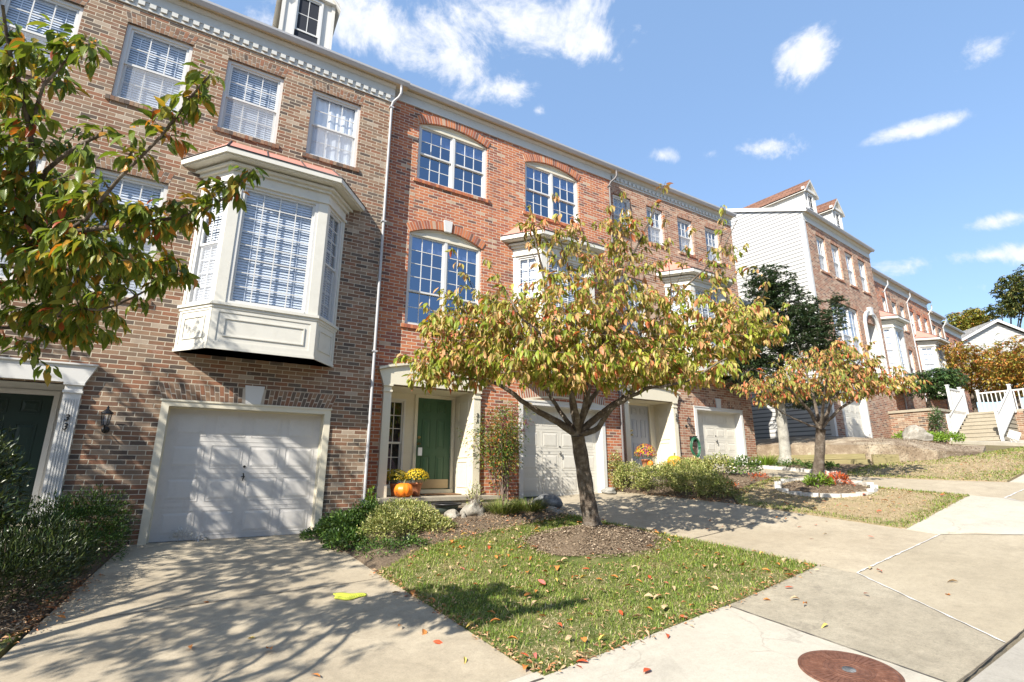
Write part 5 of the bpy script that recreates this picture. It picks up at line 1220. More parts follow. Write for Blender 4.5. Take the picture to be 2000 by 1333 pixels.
# ------------------------------------------------------------------ lawns and beds
def inpoly(P, x, y):
    c = False; n = len(P); j = n-1
    for i in range(n):
        if (P[i][1] > y) != (P[j][1] > y) and x < (P[j][0]-P[i][0])*(y-P[i][1])/(P[j][1]-P[i][1])+P[i][0]: c = not c
        j = i
    return c
def edged(P, x, y):
    d = 9
    for i in range(len(P)):
        a, b = P[i], P[(i+1) % len(P)]; L2 = (b[0]-a[0])**2+(b[1]-a[1])**2; t = max(0, min(1, ((x-a[0])*(b[0]-a[0])+(y-a[1])*(b[1]-a[1]))/L2)); d = min(d, math.hypot(x-a[0]-t*(b[0]-a[0]), y-a[1]-t*(b[1]-a[1])))
    return d
L1 = [(2.60, -6.30), (7.18, -6.0), (6.95, -4.6), (6.5, -2.5), (6.35, -1.7), (4.7, -1.6), (3.5, -1.75), (2.9, -2.35), (2.25, -2.9)]
surf('lawn', [[(2.60, -6.30), (7.18, -6.0), (6.5, -2.5), (2.25, -2.9)], [(6.5, -2.5), (6.35, -1.8), (4.7, -1.85), (3.3, -2.1), (2.25, -2.9)]], 'lawn_soil', .012)
L2 = [(9.78, -3.05), (9.86, -5.98), (12.84, -5.9), (12.74, -5.0), (12.55, -2.2), (10.5, -2.3)]
surf('lawn', [L2], 'dry_soil', .012)
L3 = [(14.1, -3.1), (14.85, -5.93), (27, -5.5), (27, -4.6), (18.4, -4.4), (16.3, -2.9), (15.2, -2.6)]
surf('lawn', [[(14.1, -3.1), (14.85, -5.93), (18.4, -5.8), (18.4, -4.4)], [(18.4, -4.4), (18.4, -5.8), (27, -5.5), (27, -4.6)], [(14.1, -3.1), (18.4, -4.4), (16.3, -2.9), (15.2, -2.6)]], 'dry_soil', .01)
L0 = [(-4.5, -3.2), (-1.2, -3.15), (-1.52, -6.3), (-5, -6.3)]
surf('lawn', [L0], 'lawn_soil', .01)
BP = [(2.03, .3), (2.25, -2.9), (3.3, -2.1), (4.7, -1.85), (6.3, -1.8), (6.15, .3)]
hb_ = lambda x, y: gz(x, y)+.14*min(1, edged(BP, x, y)/.6)
surf('planting_bed', [[(2.03, .3), (2.25, -2.9), (3.3, -2.1), (3.3, .3)], [(3.3, .3), (3.3, -2.1), (4.7, -1.85), (4.7, .3)], [(4.7, .3), (4.7, -1.85), (6.3, -1.8), (6.15, .3)]], 'mulch', .012, .2, hb_)
surf('planting_bed', [[(-4.5, .9), (-.77, .2), (-1.18, -3.12), (-4.5, -3.18)]], 'mulch', .012)
surf('planting_bed', [[(9.17, .5), (9.62, -2.2), (9.76, -3.0), (10.5, -2.3), (10.5, .5)], [(10.5, .5), (10.5, -2.3), (12.5, -2.2), (12.2, .5)]], 'mulch', .012)
surf('planting_bed', [[(15.0, .6), (14.62, -.5), (14.05, -2.95), (16.2, -2.8), (15.8, .4)]], 'mulch', .012)
surf('walkway', [[(24, -4.6), (24, -5.4), (27, -5.4), (27, -1.3), (25.2, -1.3)]], 'concrete_light', .015, .6)
def hT(x, y):
    k = max(0, min(1, (20.5-x)/3.2)); q = max(0, min(1, (y+4.3)/1.3)); return gz(x, y)+.52*k*q**.7+.02
surf('mulch_bank', [[(15.82, .25), (16.27, -2.72), (17.4, -3.9), (19.2, -4.35), (22, -3.6), (22, 1.5), (15.9, 1.5)]], 'bank_soil', 0, .3, hT, .9)

def blades(name, P, n, hgt, dryf, mats, label, hf=gz, avoid=()):
    x0, x1 = min(p[0] for p in P), max(p[0] for p in P); y0, y1 = min(p[1] for p in P), max(p[1] for p in P)
    pos, al, up, L, W, mi = [], [], [], [], [], []; rg = np.random.default_rng(len(P)*7+n)
    ph = rg.uniform(0, 9, 8)
    while len(pos) < n:
        x, y = rg.uniform(x0, x1), rg.uniform(y0, y1)
        if not inpoly(P, x, y): continue
        e = edged(P, x, y)
        f = math.sin(2.1*x+ph[0])*math.sin(2.6*y+ph[1])+.6*math.sin(5.3*x+ph[2]+1.5*math.sin(3*y))*math.sin(4.7*y+ph[3])+.4*math.sin(11*x+ph[4])*math.sin(9*y+ph[5])
        dry = dryf(x, y, e, f); 
        if any(((x-c[0])/c[2])**2+((y-c[1])/c[3])**2 < 1+.15*f for c in avoid): continue
        isdry = rg.random() < dry
        if isdry and rg.random() < .25: continue
        h = hgt*rg.uniform(.45, 1.25)*(1+.35*f*.5)*(.7 if isdry else 1)
        az = rg.uniform(0, 6.28); o = np.array([math.cos(az), math.sin(az), 0]); lean = rg.uniform(.1, .9) if not isdry else rg.uniform(.6, 2.4)
        x += rg.normal(0, .018); y += rg.normal(0, .018); pos.append((x, y, hf(x, y)+.005)); al.append(unit(np.array([0, 0, 1])+o*lean)); up.append(o); L.append(h); W.append(.0078*rg.uniform(.6, 1.5)*(1+max(0, x-8)*.10)); mi.append(1 if isdry else 0)
    o = leaves(name, BLADE, pos, al, up, np.array(L), np.array(W), mats, None, np.array(mi)); return tag(o, label, 'grass', kind='stuff')
blades('grass', L1, 60000, .062, lambda x, y, e, f: max(0, min(.95, .46+.45*f-.5*(x-5.9 if x > 5.9 else 0))), ('grass_blade', 'dry_blade'), 'short green and straw coloured grass of the middle lawn', avoid=((5.42, -3.6, 1.0, .8),))
blades('grass', L2, 24000, .05, lambda x, y, e, f: max(0, min(.97, .62+2.2*(e-.22)+.25*f)), ('grass_blade', 'dry_blade'), 'dry tan grass with green edges around the ringed tree', avoid=((12.0, -3.6, .85, .9),))
blades('grass', L3, 24000, .05, lambda x, y, e, f: max(0, min(.95, .5+1.2*(e-.3)+.45*f)), ('grass_blade', 'dry_blade'), 'patchy green and tan grass below the mulch bank')
blades('grass', L0, 6000, .07, lambda x, y, e, f: .12, ('grass_blade', 'dry_blade'), 'bright green grass at the lower left corner')

# ------------------------------------------------------------------ shrubs
def shrub(name, label, cat, E, n, L, mat, group=None, seed=1, W=.6, upb=.5, tmpl=LEAF4, stems=0, shell=.45, stemmat='twig', parent=None, top=None, rand=.6):
    rg = np.random.default_rng(seed); base = np.array([E[0][0][0], E[0][0][1], gz(E[0][0][0], E[0][0][1])]) if top is None else np.array(top, float)
    root = empty(name, tuple(base)); tag(root, label, cat, group); w = np.array([e[2] if len(e) > 2 else 1 for e in E], float); w /= w.sum(); lp, la, lu = [], [], []
    for _ in range(n):
        c, r = E[rg.choice(len(E), p=w)][:2]; c, r = np.array(c), np.array(r); v = unit(rg.normal(0, 1, 3))
        if v[2] < -.55: v[2] = -v[2]*.4
        q = rg.uniform(shell**3, 1)**(1/3)*(1+.10*math.sin(7*v[0]+seed)*math.sin(6*v[1])+rg.normal(0, .05)); p = c+v*q*r
        if p[2] < gz(p[0], p[1])+.01: p[2] = gz(p[0], p[1])+rg.uniform(.01, .06)
        lp.append(p-base); la.append(unit(v+np.array([0, 0, upb])+rg.normal(0, rand, 3))); lu.append(unit(np.array([0, 0, 1.0])+.8*v+rg.normal(0, .5, 3)))
    Ls = L*rg.uniform(.6, 1.2, n); leaves('foliage', tmpl, lp, la, lu, Ls, Ls*W, mat, root)
    if stems:
        mb = MB()
        for k in range(stems):
            c, r = E[rg.choice(len(E), p=w)][:2]; c, r = np.array(c), np.array(r); v = unit(rg.normal(0, 1, 3)); v[2] = abs(v[2]); tip = c+v*r*.9-base; b0 = np.array([c[0]+rg.normal(0, .06), c[1]+rg.normal(0, .06), gz(c[0], c[1])])-base
            md = (tip+b0)/2+rg.normal(0, .04, 3); mb.tube([b0, md, tip], [.008, .006, .003], 5)
        mb.build('stems', stemmat, root)
    return root
def P3(x, y, h): return (x, y, gz(x, y)+h)
shrub('hedge_shrub', 'low variegated yellow green shrub in front of the grey door porch', 'shrub', [(P3(9.42, -.25, .28), (.42, .5, .42), 1.5), (P3(9.75, -.95, .28), (.6, .6, .38), 2), (P3(10.1, -1.75, .22), (.62, .55, .36), 2), (P3(9.95, -2.35, .2), (.42, .4, .32), 1.2), (P3(10.5, -1.0, .3), (.6, .6, .36), 1.3), (P3(9.28, .1, .5), (.2, .2, .5), .4)], 19000, .055, 'euonymus', seed=61, stems=14, shell=.72)
shrub('flowering_shrub', 'rounded shrub with white blossoms at the left of the far garage door', 'shrub', [(P3(12.1, -.9, .22), (.45, .5, .3), 1), (P3(11.5, -.5, .22), (.5, .5, .28), 1)], 3200, .075, 'euonymus', seed=62)
fl_ = []
shrub('flowering_shrub', 'small azalea dotted with white flowers beside the far driveway', 'shrub', [(P3(12.3, -1.5, .2), (.4, .45, .28), 1)], 900, .08, 'ivy', seed=63, stems=5)
def blossoms(name, label, E, n, L, mat, seed, cat='flowers'):
    return shrub(name, label, cat, E, n, L, mat, seed=seed, W=.8, shell=.9, upb=.9)
blossoms('blossoms', 'white azalea blossoms beside the far driveway', [(P3(12.3, -1.5, .22), (.4, .45, .28), 1), (P3(11.9, -1.1, .22), (.4, .45, .28), .5)], 110, .06, 'azalea_white', 64)
shrub('ground_shrub', 'orange red groundcover between the azalea and the lawn', 'shrub', [(P3(10.9, -2.0, .04), (.3, .2, .08), 1), (P3(12.0, -2.1, .06), (.35, .2, .12), 1)], 260, .06, 'coleus', seed=65)
shrub('euonymus_shrub', 'mounded yellow green shrub at the left of the green door porch', 'shrub', [(P3(3.22, -1.15, .24), (.62, .55, .34), 3), (P3(2.85, -1.45, .16), (.5, .45, .28), 1.5), (P3(3.68, -1.45, .10), (.36, .35, .20), .9)], 12500, .048, 'euonymus', seed=66, shell=.7)
shrub('ivy_patch', 'dark green ivy spilling along the garage wall onto the driveway', 'shrub', [(P3(2.35, -.55, .18), (.45, .55, .24), 3), (P3(2.2, -1.2, .10), (.32, .5, .2), 2), (P3(2.75, -.5, .25), (.4, .35, .28), 1.5), (P3(1.95, -.35, .06), (.28, .25, .1), .6)], 7000, .06, 'ivy', seed=67, stems=8, W=.8)
shrub('ivy_patch', 'leafy green groundcover below the mounded yellow green shrub', 'shrub', [(P3(2.55, -2.0, .07), (.38, .45, .14), 1), (P3(2.95, -2.0, .06), (.4, .2, .12), 1)], 1500, .045, 'ivy', seed=68, W=.8)
shrub('tall_weed', 'upright green weed at the foot of the white downspout', 'plant', [(P3(2.92, -.12, .38), (.10, .12, .30), 1)], 160, .10, 'bright_leaf', seed=69, stems=6, W=.3)
def grass_clump(name, label, cx, cy, r, n, h, mat, seed, group=None, z0=None):
    rg = np.random.default_rng(seed); z = gz(cx, cy) if z0 is None else z0; pos, al, up, L = [], [], [], []
    for _ in range(n):
        a, q = rg.uniform(0, 6.28), r*math.sqrt(rg.random()); o = np.array([math.cos(a), math.sin(a), 0]); pos.append((q*o[0]*.6, q*o[1]*.6, .0)); al.append(unit(o*rg.uniform(.15, .8)+np.array([0, 0, 1])+rg.normal(0, .15, 3))); up.append(o); L.append(h*rg.uniform(.5, 1.15))
    root = empty(name, (cx, cy, z)); leaves('foliage', BLADE, pos, al, up, np.array(L), .013, mat, root); return tag(root, label, 'plant', group)
grass_clump('liriope', 'spiky grass clump right of the planted rock', 5.2, -1.1, .42, 1100, .40, 'liriope', 71, 'grass clumps by the porch')
grass_clump('liriope', 'spiky grass clump below the berried shrub and beside the grey boulder', 5.75, -1.2, .36, 800, .36, 'liriope', 72, 'grass clumps by the porch')
# nandina with bare canes and red berries against the brick pier
nd = empty('nandina', P3(5.72, -.28, 0)); tag(nd, 'tall cane shrub with red berries against the brick between door and garage', 'shrub')
mb = MB(); rg = np.random.default_rng(73); lp, la, lu = [], [], []; bp_ = []
for k in range(22):
    a = rg.uniform(0, 6.28); b0 = np.array([.10*math.cos(a), .10*math.sin(a), 0]); tip = np.array([rg.normal(-.05, .36), rg.normal(-.05, .22), rg.uniform(1.2, 2.2)]); md = (b0+tip)/2+np.array([rg.normal(0, .05), rg.normal(0, .05), .1]); pts = [(1-s)**2*b0+2*s*(1-s)*md+s*s*tip for s in np.linspace(0, 1, 7)]
    mb.tube(pts, [.011]*3+[.009]*2+[.006, .003], 5)
    for s in np.linspace(.5 if k % 3 else .12, 1, 8):
        q = (1-s)**2*b0+2*s*(1-s)*md+s*s*tip
        for _ in range(26 if s > .45 else 5):
            v = unit(rg.normal(0, 1, 3)*np.array([1, 1, .5])); lp.append(q+v*rg.uniform(.04, .30)); la.append(unit(v+np.array([0, 0, -.3]))); lu.append(unit(np.array([0, 0, 1.])+rg.normal(0, .4, 3)))
    if k % 3 == 0: bp_.append(tip*np.array([1, 1, .9]))
mb.build('canes', 'twig', nd); leaves('foliage', LEAF4, lp, la, lu, nr.uniform(.06, .10, len(lp)), nr.uniform(.025, .04, len(lp)), 'nandina_leaf', nd)
mb = MB()
for b in bp_:
    b_ = b-np.array([0, .1, 0])
    for _ in range(26): c = b_+rg.normal(0, .045, 3); mb.lathe([(0, -.009), (.009, 0), (0, .009)], 5, tuple(c)); mb.tube([b_, c], .002, 3)
mb.build('berries', 'maroon', nd)
shrub('bird_nest_shrub', 'small leggy shrub growing out of the hollowed rock', 'shrub', [((4.6, -1.1, .62), (.17, .17, .30), 1)], 240, .05, 'euonymus', seed=74, stems=16, W=.45, shell=.1)
# left bed
shrub('broadleaf_shrub', 'large dark broad leaved shrub at the left edge before the door numbered 33', 'shrub', [((-2.35, -1.5, .78), (.6, .6, .9), 3), ((-2.1, -2.1, .4), (.5, .5, .6), 2.4), ((-2.3, -1.2, 1.25), (.25, .3, .28), .6), ((-2.9, -1.6, .6), (.6, .6, .8), 2)], 5200, .11, 'boxwood', seed=75, stems=12, W=.46, tmpl=LEAF4)
shrub('feathery_shrub', 'bushy green shrub at the left foot of the white garage frame', 'shrub', [((-1.2, -.45, .40), (.52, .42, .46), 3), ((-1.6, -.8, .35), (.45, .5, .45), 2), ((-.98, -.75, .1), (.3, .45, .38), 1.3), ((-1.3, -1.3, .1), (.4, .4, .4), 1)], 8500, .062, 'ivy', seed=76, stems=14, W=.35)
shrub('yew_shrub', 'dark spiky low shrub along the left side of the driveway', 'shrub', [((-1.45, -1.9, .10), (.50, .65, .46), 2), ((-1.55, -2.6, .02), (.56, .6, .46), 2), ((-2.1, -2.9, .05), (.6, .5, .42), 1.5)], 8200, .095, 'boxwood', seed=77, W=.18, upb=1.2, stems=10)
grass_clump('weed_tuft', 'grass tuft between the dark shrubs and the driveway', -1.2, -1.25, .14, 90, .26, 'liriope', 78)
shrub('bleached_weed', 'small pale weed at the bottom of the white garage door', 'plant', [((-.05, .05, .09), (.16, .07, .12), 1), ((.2, .06, .03), (.12, .05, .04), .4)], 190, .055, 'bleached', seed=79, W=.4)
# around the ringed tree and beyond
shrub('hosta', 'bright green leafy plant left of the trunk in the white edged ring', 'plant', [(P3(11.95, -3.55, .10), (.27, .27, .17), 1)], 330, .11, 'bright_leaf', seed=80, W=.45)
shrub('coleus_plant', 'red and orange plant right of the trunk in the white edged ring', 'plant', [(P3(12.35, -3.75, .09), (.3, .3, .18), 1)], 300, .09, 'coleus', seed=81, W=.55)
shrub('ground_plant', 'low green groundcover at the foot of the pale trunked holly', 'plant', [(P3(15.1, -1.2, .08), (.55, .5, .16), 1), (P3(15.3, -1.9, .05), (.5, .4, .12), 1)], 1000, .08, 'ivy', seed=82)
grass_clump('daylily', 'bright green blades beside the brick corner of the pinkish house', 15.35, -.15, .45, 420, .42, 'bright_leaf', 83)
shrub('terrace_hedge', 'yellow green strip of groundcover at the base of the brick terrace', 'shrub', [((21.9, -1.6, 2.28), (.6, .5, .22), 1), ((22.9, -1.8, 2.3), (.6, .5, .22), 1), ((23.9, -2.0, 2.3), (.6, .5, .22), 1)], 2600, .10, 'bright_leaf', seed=84)
shrub('climbing_shrub', 'upright shrub against the brick terrace wall', 'shrub', [((23.95, -1.75, 2.9), (.25, .25, .6), 1)], 700, .09, 'evergreen', seed=85, stems=5)
shrub('dark_hedge', 'dark green hedge at the right edge beyond the stairs', 'shrub', [((27.6, -4.5, 3.0), (1.0, .8, .9), 1), ((28.6, -5.2, 2.8), (1.0, .8, .8), 1)], 2600, .12, 'boxwood', seed=86)
shrub('burning_bush', 'bright red shrub behind the white railing at the right edge', 'shrub', [((31.0, -4.2, 4.1), (1.1, .9, .5), 1)], 900, .13, 'red_shrub', seed=87)

# ------------------------------------------------------------------ rocks, edging, timber
def rock(name, label, c, r, mat, seed, cat='rock', flat=.75, group=None, hollow=False):
    import bmesh
    bm = bmesh.new(); bmesh.ops.create_icosphere(bm, subdivisions=4, radius=1); rg = random.Random(seed); ph = [rg.uniform(0, 6) for _ in range(9)]
    cuts = [(Vector((rg.uniform(-1, 1), rg.uniform(-1, 1), rg.uniform(-.4, 1))).normalized(), rg.uniform(.55, .82)) for _ in range(8)]
    for v in bm.verts:
        p = v.co.copy()
        for nrm, dd in cuts:
            s_ = p.dot(nrm)-dd
            if s_ > 0: p -= nrm*s_*.85
        k = 1+.06*math.sin(4*p.x+ph[0])*math.sin(5*p.y+ph[1])+.04*math.sin(9*p.z+ph[2]+3*p.x)
        v.co = Vector((p.x*r[0]*k, p.y*r[1]*k, max(p.z, -.5)*r[2]*k))
    me = bpy.data.meshes.new(name); bm.to_mesh(me); bm.free(); me.materials.append(MATS[mat]); me.polygons.foreach_set('use_smooth', [True]*len(me.polygons))
    o = bpy.data.objects.new(name, me); col.objects.link(o); o.location = c; o.rotation_euler = (0, 0, rg.uniform(0, 6)); return tag(o, label, cat, group)
rock('boulder', 'large flat dark grey boulder beside the driveway behind the cherry trunk', P3(6.3, -1.0, .08), (.42, .28, .22), 'dark_rock', 1)
rock('rock', 'pale blue grey rock in front of the large flat boulder', P3(6.15, -1.5, .04), (.22, .17, .11), 'pale_rock', 2)
rock('planter_rock', 'chunky pale rock with a hollow top holding a small shrub', P3(4.58, -1.1, .20), (.25, .22, .23), 'pale_rock', 3)
rock('rock', 'lumpy grey white rock between the basin and the planted rock', P3(4.18, -1.05, .14), (.19, .15, .15), 'pale_rock', 4)
rock('rock', 'small upright tan stone wedged beside the planted rock', P3(4.33, -1.22, .13), (.06, .06, .12), 'pale_rock', 5)
rock('rock', 'flat brown slab of rock at the right corner of the middle garage', P3(9.0, .02, .05), (.38, .22, .12), 'boulder', 6)
rock('boulder', 'grey boulder lying on the mulch bank below the terrace', (18.9, -2.95, hT(18.9, -2.95)+.14), (.44, .36, .32), 'pale_rock', 7)
for i, (a, b, lab) in enumerate((((15.78, .2), (16.25, -2.72), 'bottom'), ((15.84, .2), (16.29, -2.62), 'second'), ((15.90, .2), (16.33, -2.5), 'third'), ((15.96, .2), (16.3, -1.7), 'top'))):
    mb = MB(); L = math.dist(a, b); mb.box(0, L, -.07, .07, 0, .145); za, zb = gz(*a)-.02+i*.155, gz(*b)-.02+i*.155; z = (za+zb)/2+.02
    o = mb.build('timber_beam', 'timber', None, (a[0], a[1], 1.30+i*.155)); o.rotation_euler = (0, 0, math.atan2(b[1]-a[1], b[0]-a[0])); tag(o, 'weathered landscape timber, %s course of the retaining wall below the siding house' % lab, 'timber', 'retaining wall timbers')
for i in range(1):
    pass
mb = MB(); a, b = (16.3, -2.75), (17.3, -3.6); mb.box(0, math.dist(a, b), -.07, .07, 0, .30); o = mb.build('timber_beam', 'timber', None, (a[0], a[1], gz(*a)-.03)); o.rotation_euler = (0, 0, math.atan2(b[1]-a[1], b[0]-a[0])); tag(o, 'weathered timber returning along the front of the mulch bank', 'timber')
# ring of white painted edging blocks
ring = empty('tree_ring', P3(12.02, -3.62, 0)); tag(ring, 'ring of white edging blocks around the small orange leaved tree', 'edging'); nb = 16; rr_ = .92
mound('mulch_mound', (12.02, -3.62), .87, .87, .06, 'mulch')
blk = None
for k in range(nb):
    a0, a1 = 2*math.pi*k/nb+.015, 2*math.pi*(k+1)/nb-.015; mb = MB()
    am = (a0+a1)/2; zc_ = gz(12.02+rr_*math.cos(am), -3.62+rr_*math.sin(am))-gz(12.02, -3.62)
    P = [(r*math.cos(a), r*math.sin(a)) for r, a in ((rr_-.06, a0), (rr_+.075, a0), (rr_+.08, am), (rr_+.075, a1), (rr_-.06, a1), (rr_-.065, am))]
    mb.prism([(x, y, zc_-.05) for x, y in P], (0, 0, .115+.01*math.sin(k*5))); mb.build('block', 'chalk_stone', ring)
P_ = [(14.62, -.42), (14.45, -1.3), (14.1, -2.9)]; Pr = []
for i in range(2):
    n = 3 if i == 0 else 5
    for k in range(n): Pr.append((P_[i], P_[i+1], k/n, (k+1)/n))
ed = empty('bed_edging', P3(14.62, -.42, 0)); tag(ed, 'row of white edging blocks along the far driveway below the pale trunked tree', 'edging')
for a, b, s0, s1 in Pr:
    p = Vector((a[0]+(b[0]-a[0])*s0, a[1]+(b[1]-a[1])*s0)); q = Vector((a[0]+(b[0]-a[0])*(s1-.02), a[1]+(b[1]-a[1])*(s1-.02))); d = (q-p).normalized(); nn = Vector((-d.y, d.x))*.07; mb = MB(); z = gz((p.x+q.x)/2, (p.y+q.y)/2)-gz(14.62, -.42)
    mb.prism([(v.x-14.62, v.y+.42, z-.05) for v in (p-nn, q-nn, q+nn, p+nn)], (0, 0, .14)); mb.build('block', 'chalk_stone', ed)

# ------------------------------------------------------------------ porch decorations
def pumpkin(name, label, c, r, h, mat, seed=0, group='pumpkins'):
    root = empty(name, c); tag(root, label, 'pumpkin', group); mb = MB(); prof = [(r*.12, h*.93), (r*.42, h*1.0), (r*.78, h*.88), (r*.97, h*.62), (r*1.0, h*.42), (r*.88, h*.17), (r*.55, h*.02), (0, 0)]
    mb.lathe(list(reversed(prof)), 60, wob=lambda t, z: 1-.055*abs(math.cos(t*5.5+seed))**4); mb.build('shell', mat, root)
    s = MB(); s.tube([(0, 0, h*.88), (.01, 0, h*1.05), (.035, .01, h*1.22)], [.03, .02, .026], 8); s.build('stem', 'stem_green', root); return root
pumpkin('pumpkin', 'bright orange ribbed pumpkin on the porch of the green door', (3.58, -.02, .60), .195, .27, 'pumpkin_skin')
pumpkin('pumpkin', 'round orange pumpkin on the porch of the grey door', (11.25, -.12, 1.22), .20, .30, 'pumpkin_pale')
pumpkin('gourd', 'tiny pale gourd beside the pot of mums at the grey door', (10.85, -.15, 1.22), .075, .10, 'pumpkin_pale', group=None)
pumpkin('gourd', 'small orange gourd in front of the colourful mums', (10.22, -.22, 1.22), .08, .15, 'pumpkin_skin', group=None)
def mums(name, label, c, r, mats, seed, n=420, pot='terracotta', squash=.8):
    root = empty(name, c); tag(root, label, 'potted flowers'); rg = np.random.default_rng(seed)
    p = MB(); p.lathe([(0, -.08), (.075, -.08), (.085, 0), (.115, .16), (.125, .16), (.125, .19), (.105, .19), (.10, .17), (0, .165)], 20); p.build('pot', pot, root)
    lp, la, lu = [], [], []
    for _ in range(260):
        v = unit(rg.normal(0, 1, 3)); v[2] = abs(v[2])*.9-.15; lp.append(np.array([0, 0, .27])+v*r*rg.uniform(.4, .93)*np.array([1, 1, squash])); la.append(unit(v+rg.normal(0, .5, 3))); lu.append(unit(v+rg.normal(0, .5, 3)))
    leaves('foliage', LEAF4, lp, la, lu, nr.uniform(.05, .08, 260), .03, 'ivy', root)
    for ci, (mt, fr, off) in enumerate(mats):
        lp, la, lu = [], [], []; k = 0
        while k < n*fr:
            v = unit(rg.normal(0, 1, 3)); v[2] = abs(v[2])
            if v@np.array(off) < (-.25 if len(mats) > 1 else -2): continue
            k += 1; q = np.array([0, 0, .27])+v*r*rg.uniform(.92, 1.04)*np.array([1, 1, squash])
            for j in range(6):
                a = j*1.047+rg.uniform(0, .5); t = unit(np.cross(v, [.3, .2, .9])); b2 = np.cross(v, t); d = t*math.cos(a)+b2*math.sin(a); lp.append(q); la.append(unit(d+.45*v)); lu.append(v)
        leaves('blossoms', LEAF4, lp, la, lu, .021, .013, mt, root)
    return root
mums('potted_mums', 'pot of bright yellow mums on the porch beside the green door', (3.92, .20, .68), .25, [('mum_yellow', 1.0, (0, 0, 1))], 91)
mums('potted_mums', 'pot of olive yellow mums in the shaded corner behind the pumpkin', (3.56, .42, .66), .26, [('mum_olive', 1.0, (0, 0, 1))], 92)
mums('potted_mums', 'pot of yellow, red and purple mums on the porch of the grey door', (10.30, .02, 1.22), .30, [('mum_yellow', .75, (.5, 0, .8)), ('mum_red', .35, (-1, -.3, .1)), ('mum_purple', .35, (.5, -.8, -.4))], 93, squash=1.1)
mb = MB(); mb.box(-.40, .40, -.22, .22, 0, .022); o = mb.build('doormat', 'doormat', None, (4.65, .62, .601)); tag(o, 'brown coir doormat in front of the green door', 'doormat')
bs = empty('basin', P3(4.25, -.62, .12)); tag(bs, 'dark green plastic basin with a wide rim in the planting bed', 'basin')
mb = MB(); mb.lathe([(0, 0), (.17, 0), (.235, .16), (.235, .17), (.21, .17), (.15, .03), (0, .03)], 28); mb.build('bowl', 'bowl_green', bs)
mb = MB(); mb.lathe([(.225, .165), (.285, .165), (.29, .185), (.28, .195), (.225, .195), (.215, .185)], 28); mb.build('rim', 'black_plastic', bs)
# cloth on the drive
mb = MB(); n = 14; cp = np.array([1.72, -3.62]); 
def cz(i, j): return .008+.026*math.sin(math.pi*j/(n/2))*(.65+.35*math.sin(i*.28+.9)) if 0 < j < n/2 else .004
G_ = {}
for i in range(n+1):
    for j in range(n//2+1):
        tt = i/n-.5; wv_ = .62+.38*math.sin(math.pi*(i/n)**.7)-.30*max(0, tt-.2)*3; u, v = tt*(.36-.05*abs(j/(n/2)-.4))+.016*math.sin(j*1.3), (j/(n/2)-.5)*.20*wv_+.022*math.sin(i*.55+1); a = -.35; x, y = cp[0]+u*math.cos(a)-v*math.sin(a), cp[1]+u*math.sin(a)+v*math.cos(a); G_[i, j] = (x, y, gz(x, y)+.010+cz(i, j))
for i in range(n):
    for j in range(n//2): mb.face([G_[i, j], G_[i+1, j], G_[i+1, j+1], G_[i, j+1]], smooth=True)
for j in range(n//2): pass
o = mb.build('cloth', 'chartreuse_cloth'); tag(o, 'crumpled lime yellow cloth lying on the left driveway', 'cloth')
sm = o.modifiers.new('s', 'SOLIDIFY'); sm.thickness = .012; sm.offset = -1
# garden hose on its hanger
hs = empty('garden_hose', (12.62, .33, 1.62)); tag(hs, 'coiled green garden hose hanging on the brick beside the far garage', 'hose')
mb = MB(); rg = np.random.default_rng(5)
for k in range(9):
    r = .20+.012*(k % 4); yy = -.05-.022*(k//3); pts = [(r*.82*math.cos(t)+.01*math.sin(3*t+k), yy+.01*math.sin(2*t+k), r*1.25*math.sin(t)+.18) for t in np.linspace(0, 2*math.pi, 30)]; mb.tube(pts, .011, 6)
mb.tube([(.15, -.07, .0), (.18, -.08, -.2), (.22, -.1, -.42)], .011, 6); mb.build('coil', 'hose_green', hs)
mb = MB(); mb.tube([(-.1, 0, .44), (-.07, -.1, .5), (.07, -.1, .5), (.1, 0, .44)], .012, 6); mb.box(-.12, .12, -.02, 0.02, .36, .5); mb.build('hanger', 'iron', hs)
wp_ = empty('wall_planter', (12.62, .30, 1.36)); tag(wp_, 'terracotta half pot on the brick just below the coiled hose', 'planter')
mb = MB(); mb.lathe([(0, -.14), (.04, -.12), (.12, .02), (.15, .10), (.16, .12), (.13, .12), (0, .08)], 20); mb.build('half_pot', 'terracotta', wp_)
# small flood light on the bed edge
gl_ = empty('garden_light', P3(2.98, -1.95, .02)); tag(gl_, 'small black garden spotlight in front of the mounded yellow green shrub', 'garden light')
mb = MB(); mb.tube([(0, 0, 0), (0, 0, .07)], .012, 6); mb.build('stake', 'black_plastic', gl_); mb = MB(); mb.tube([(0, .05, .05), (0, -.05, .12)], [.035, .06], 12); mb.build('lamp_head', 'black_plastic', gl_)
# manhole cover
mhc = (4.62, -7.60); mh = empty('manhole_cover', (mhc[0], mhc[1], gz(*mhc)+.008)); tag(mh, 'rusty brown round manhole cover set in the pale pavement', 'manhole cover')
mh.rotation_euler = (math.atan(.06), -math.atan(.069), 0)
mb = MB(); mb.lathe([(.395, -.02), (.395, .004), (.375, .006), (.372, -.004), (.368, -.004), (.366, .006), (.35, .006), (0, .006)], 72); mb.build('plate', 'manhole_iron', mh)
mb = MB()
for k in range(44):
    a = 2*math.pi*k/44; ca, sa = math.cos(a), math.sin(a); P = [(r*ca-t*sa, r*sa+t*ca, .0062) for r, t in ((.20, -.006), (.345, -.010), (.345, .010), (.20, .006))]; mb.prism(P, (0, 0, .004))
for r in (.075, .115, .155, .185): mb.lathe([(r, .0062), (r, .010), (r+.010, .010), (r+.010, .0062)], 48)
mb.build('raised_ribs', 'manhole_iron', mh); mb = MB(); mb.lathe([(.055, .0063), (.052, .011), (0, .011)], 24); o = mb.build('badge', 'dark_rock', mh); mh.scale = (.90, .90, 1)

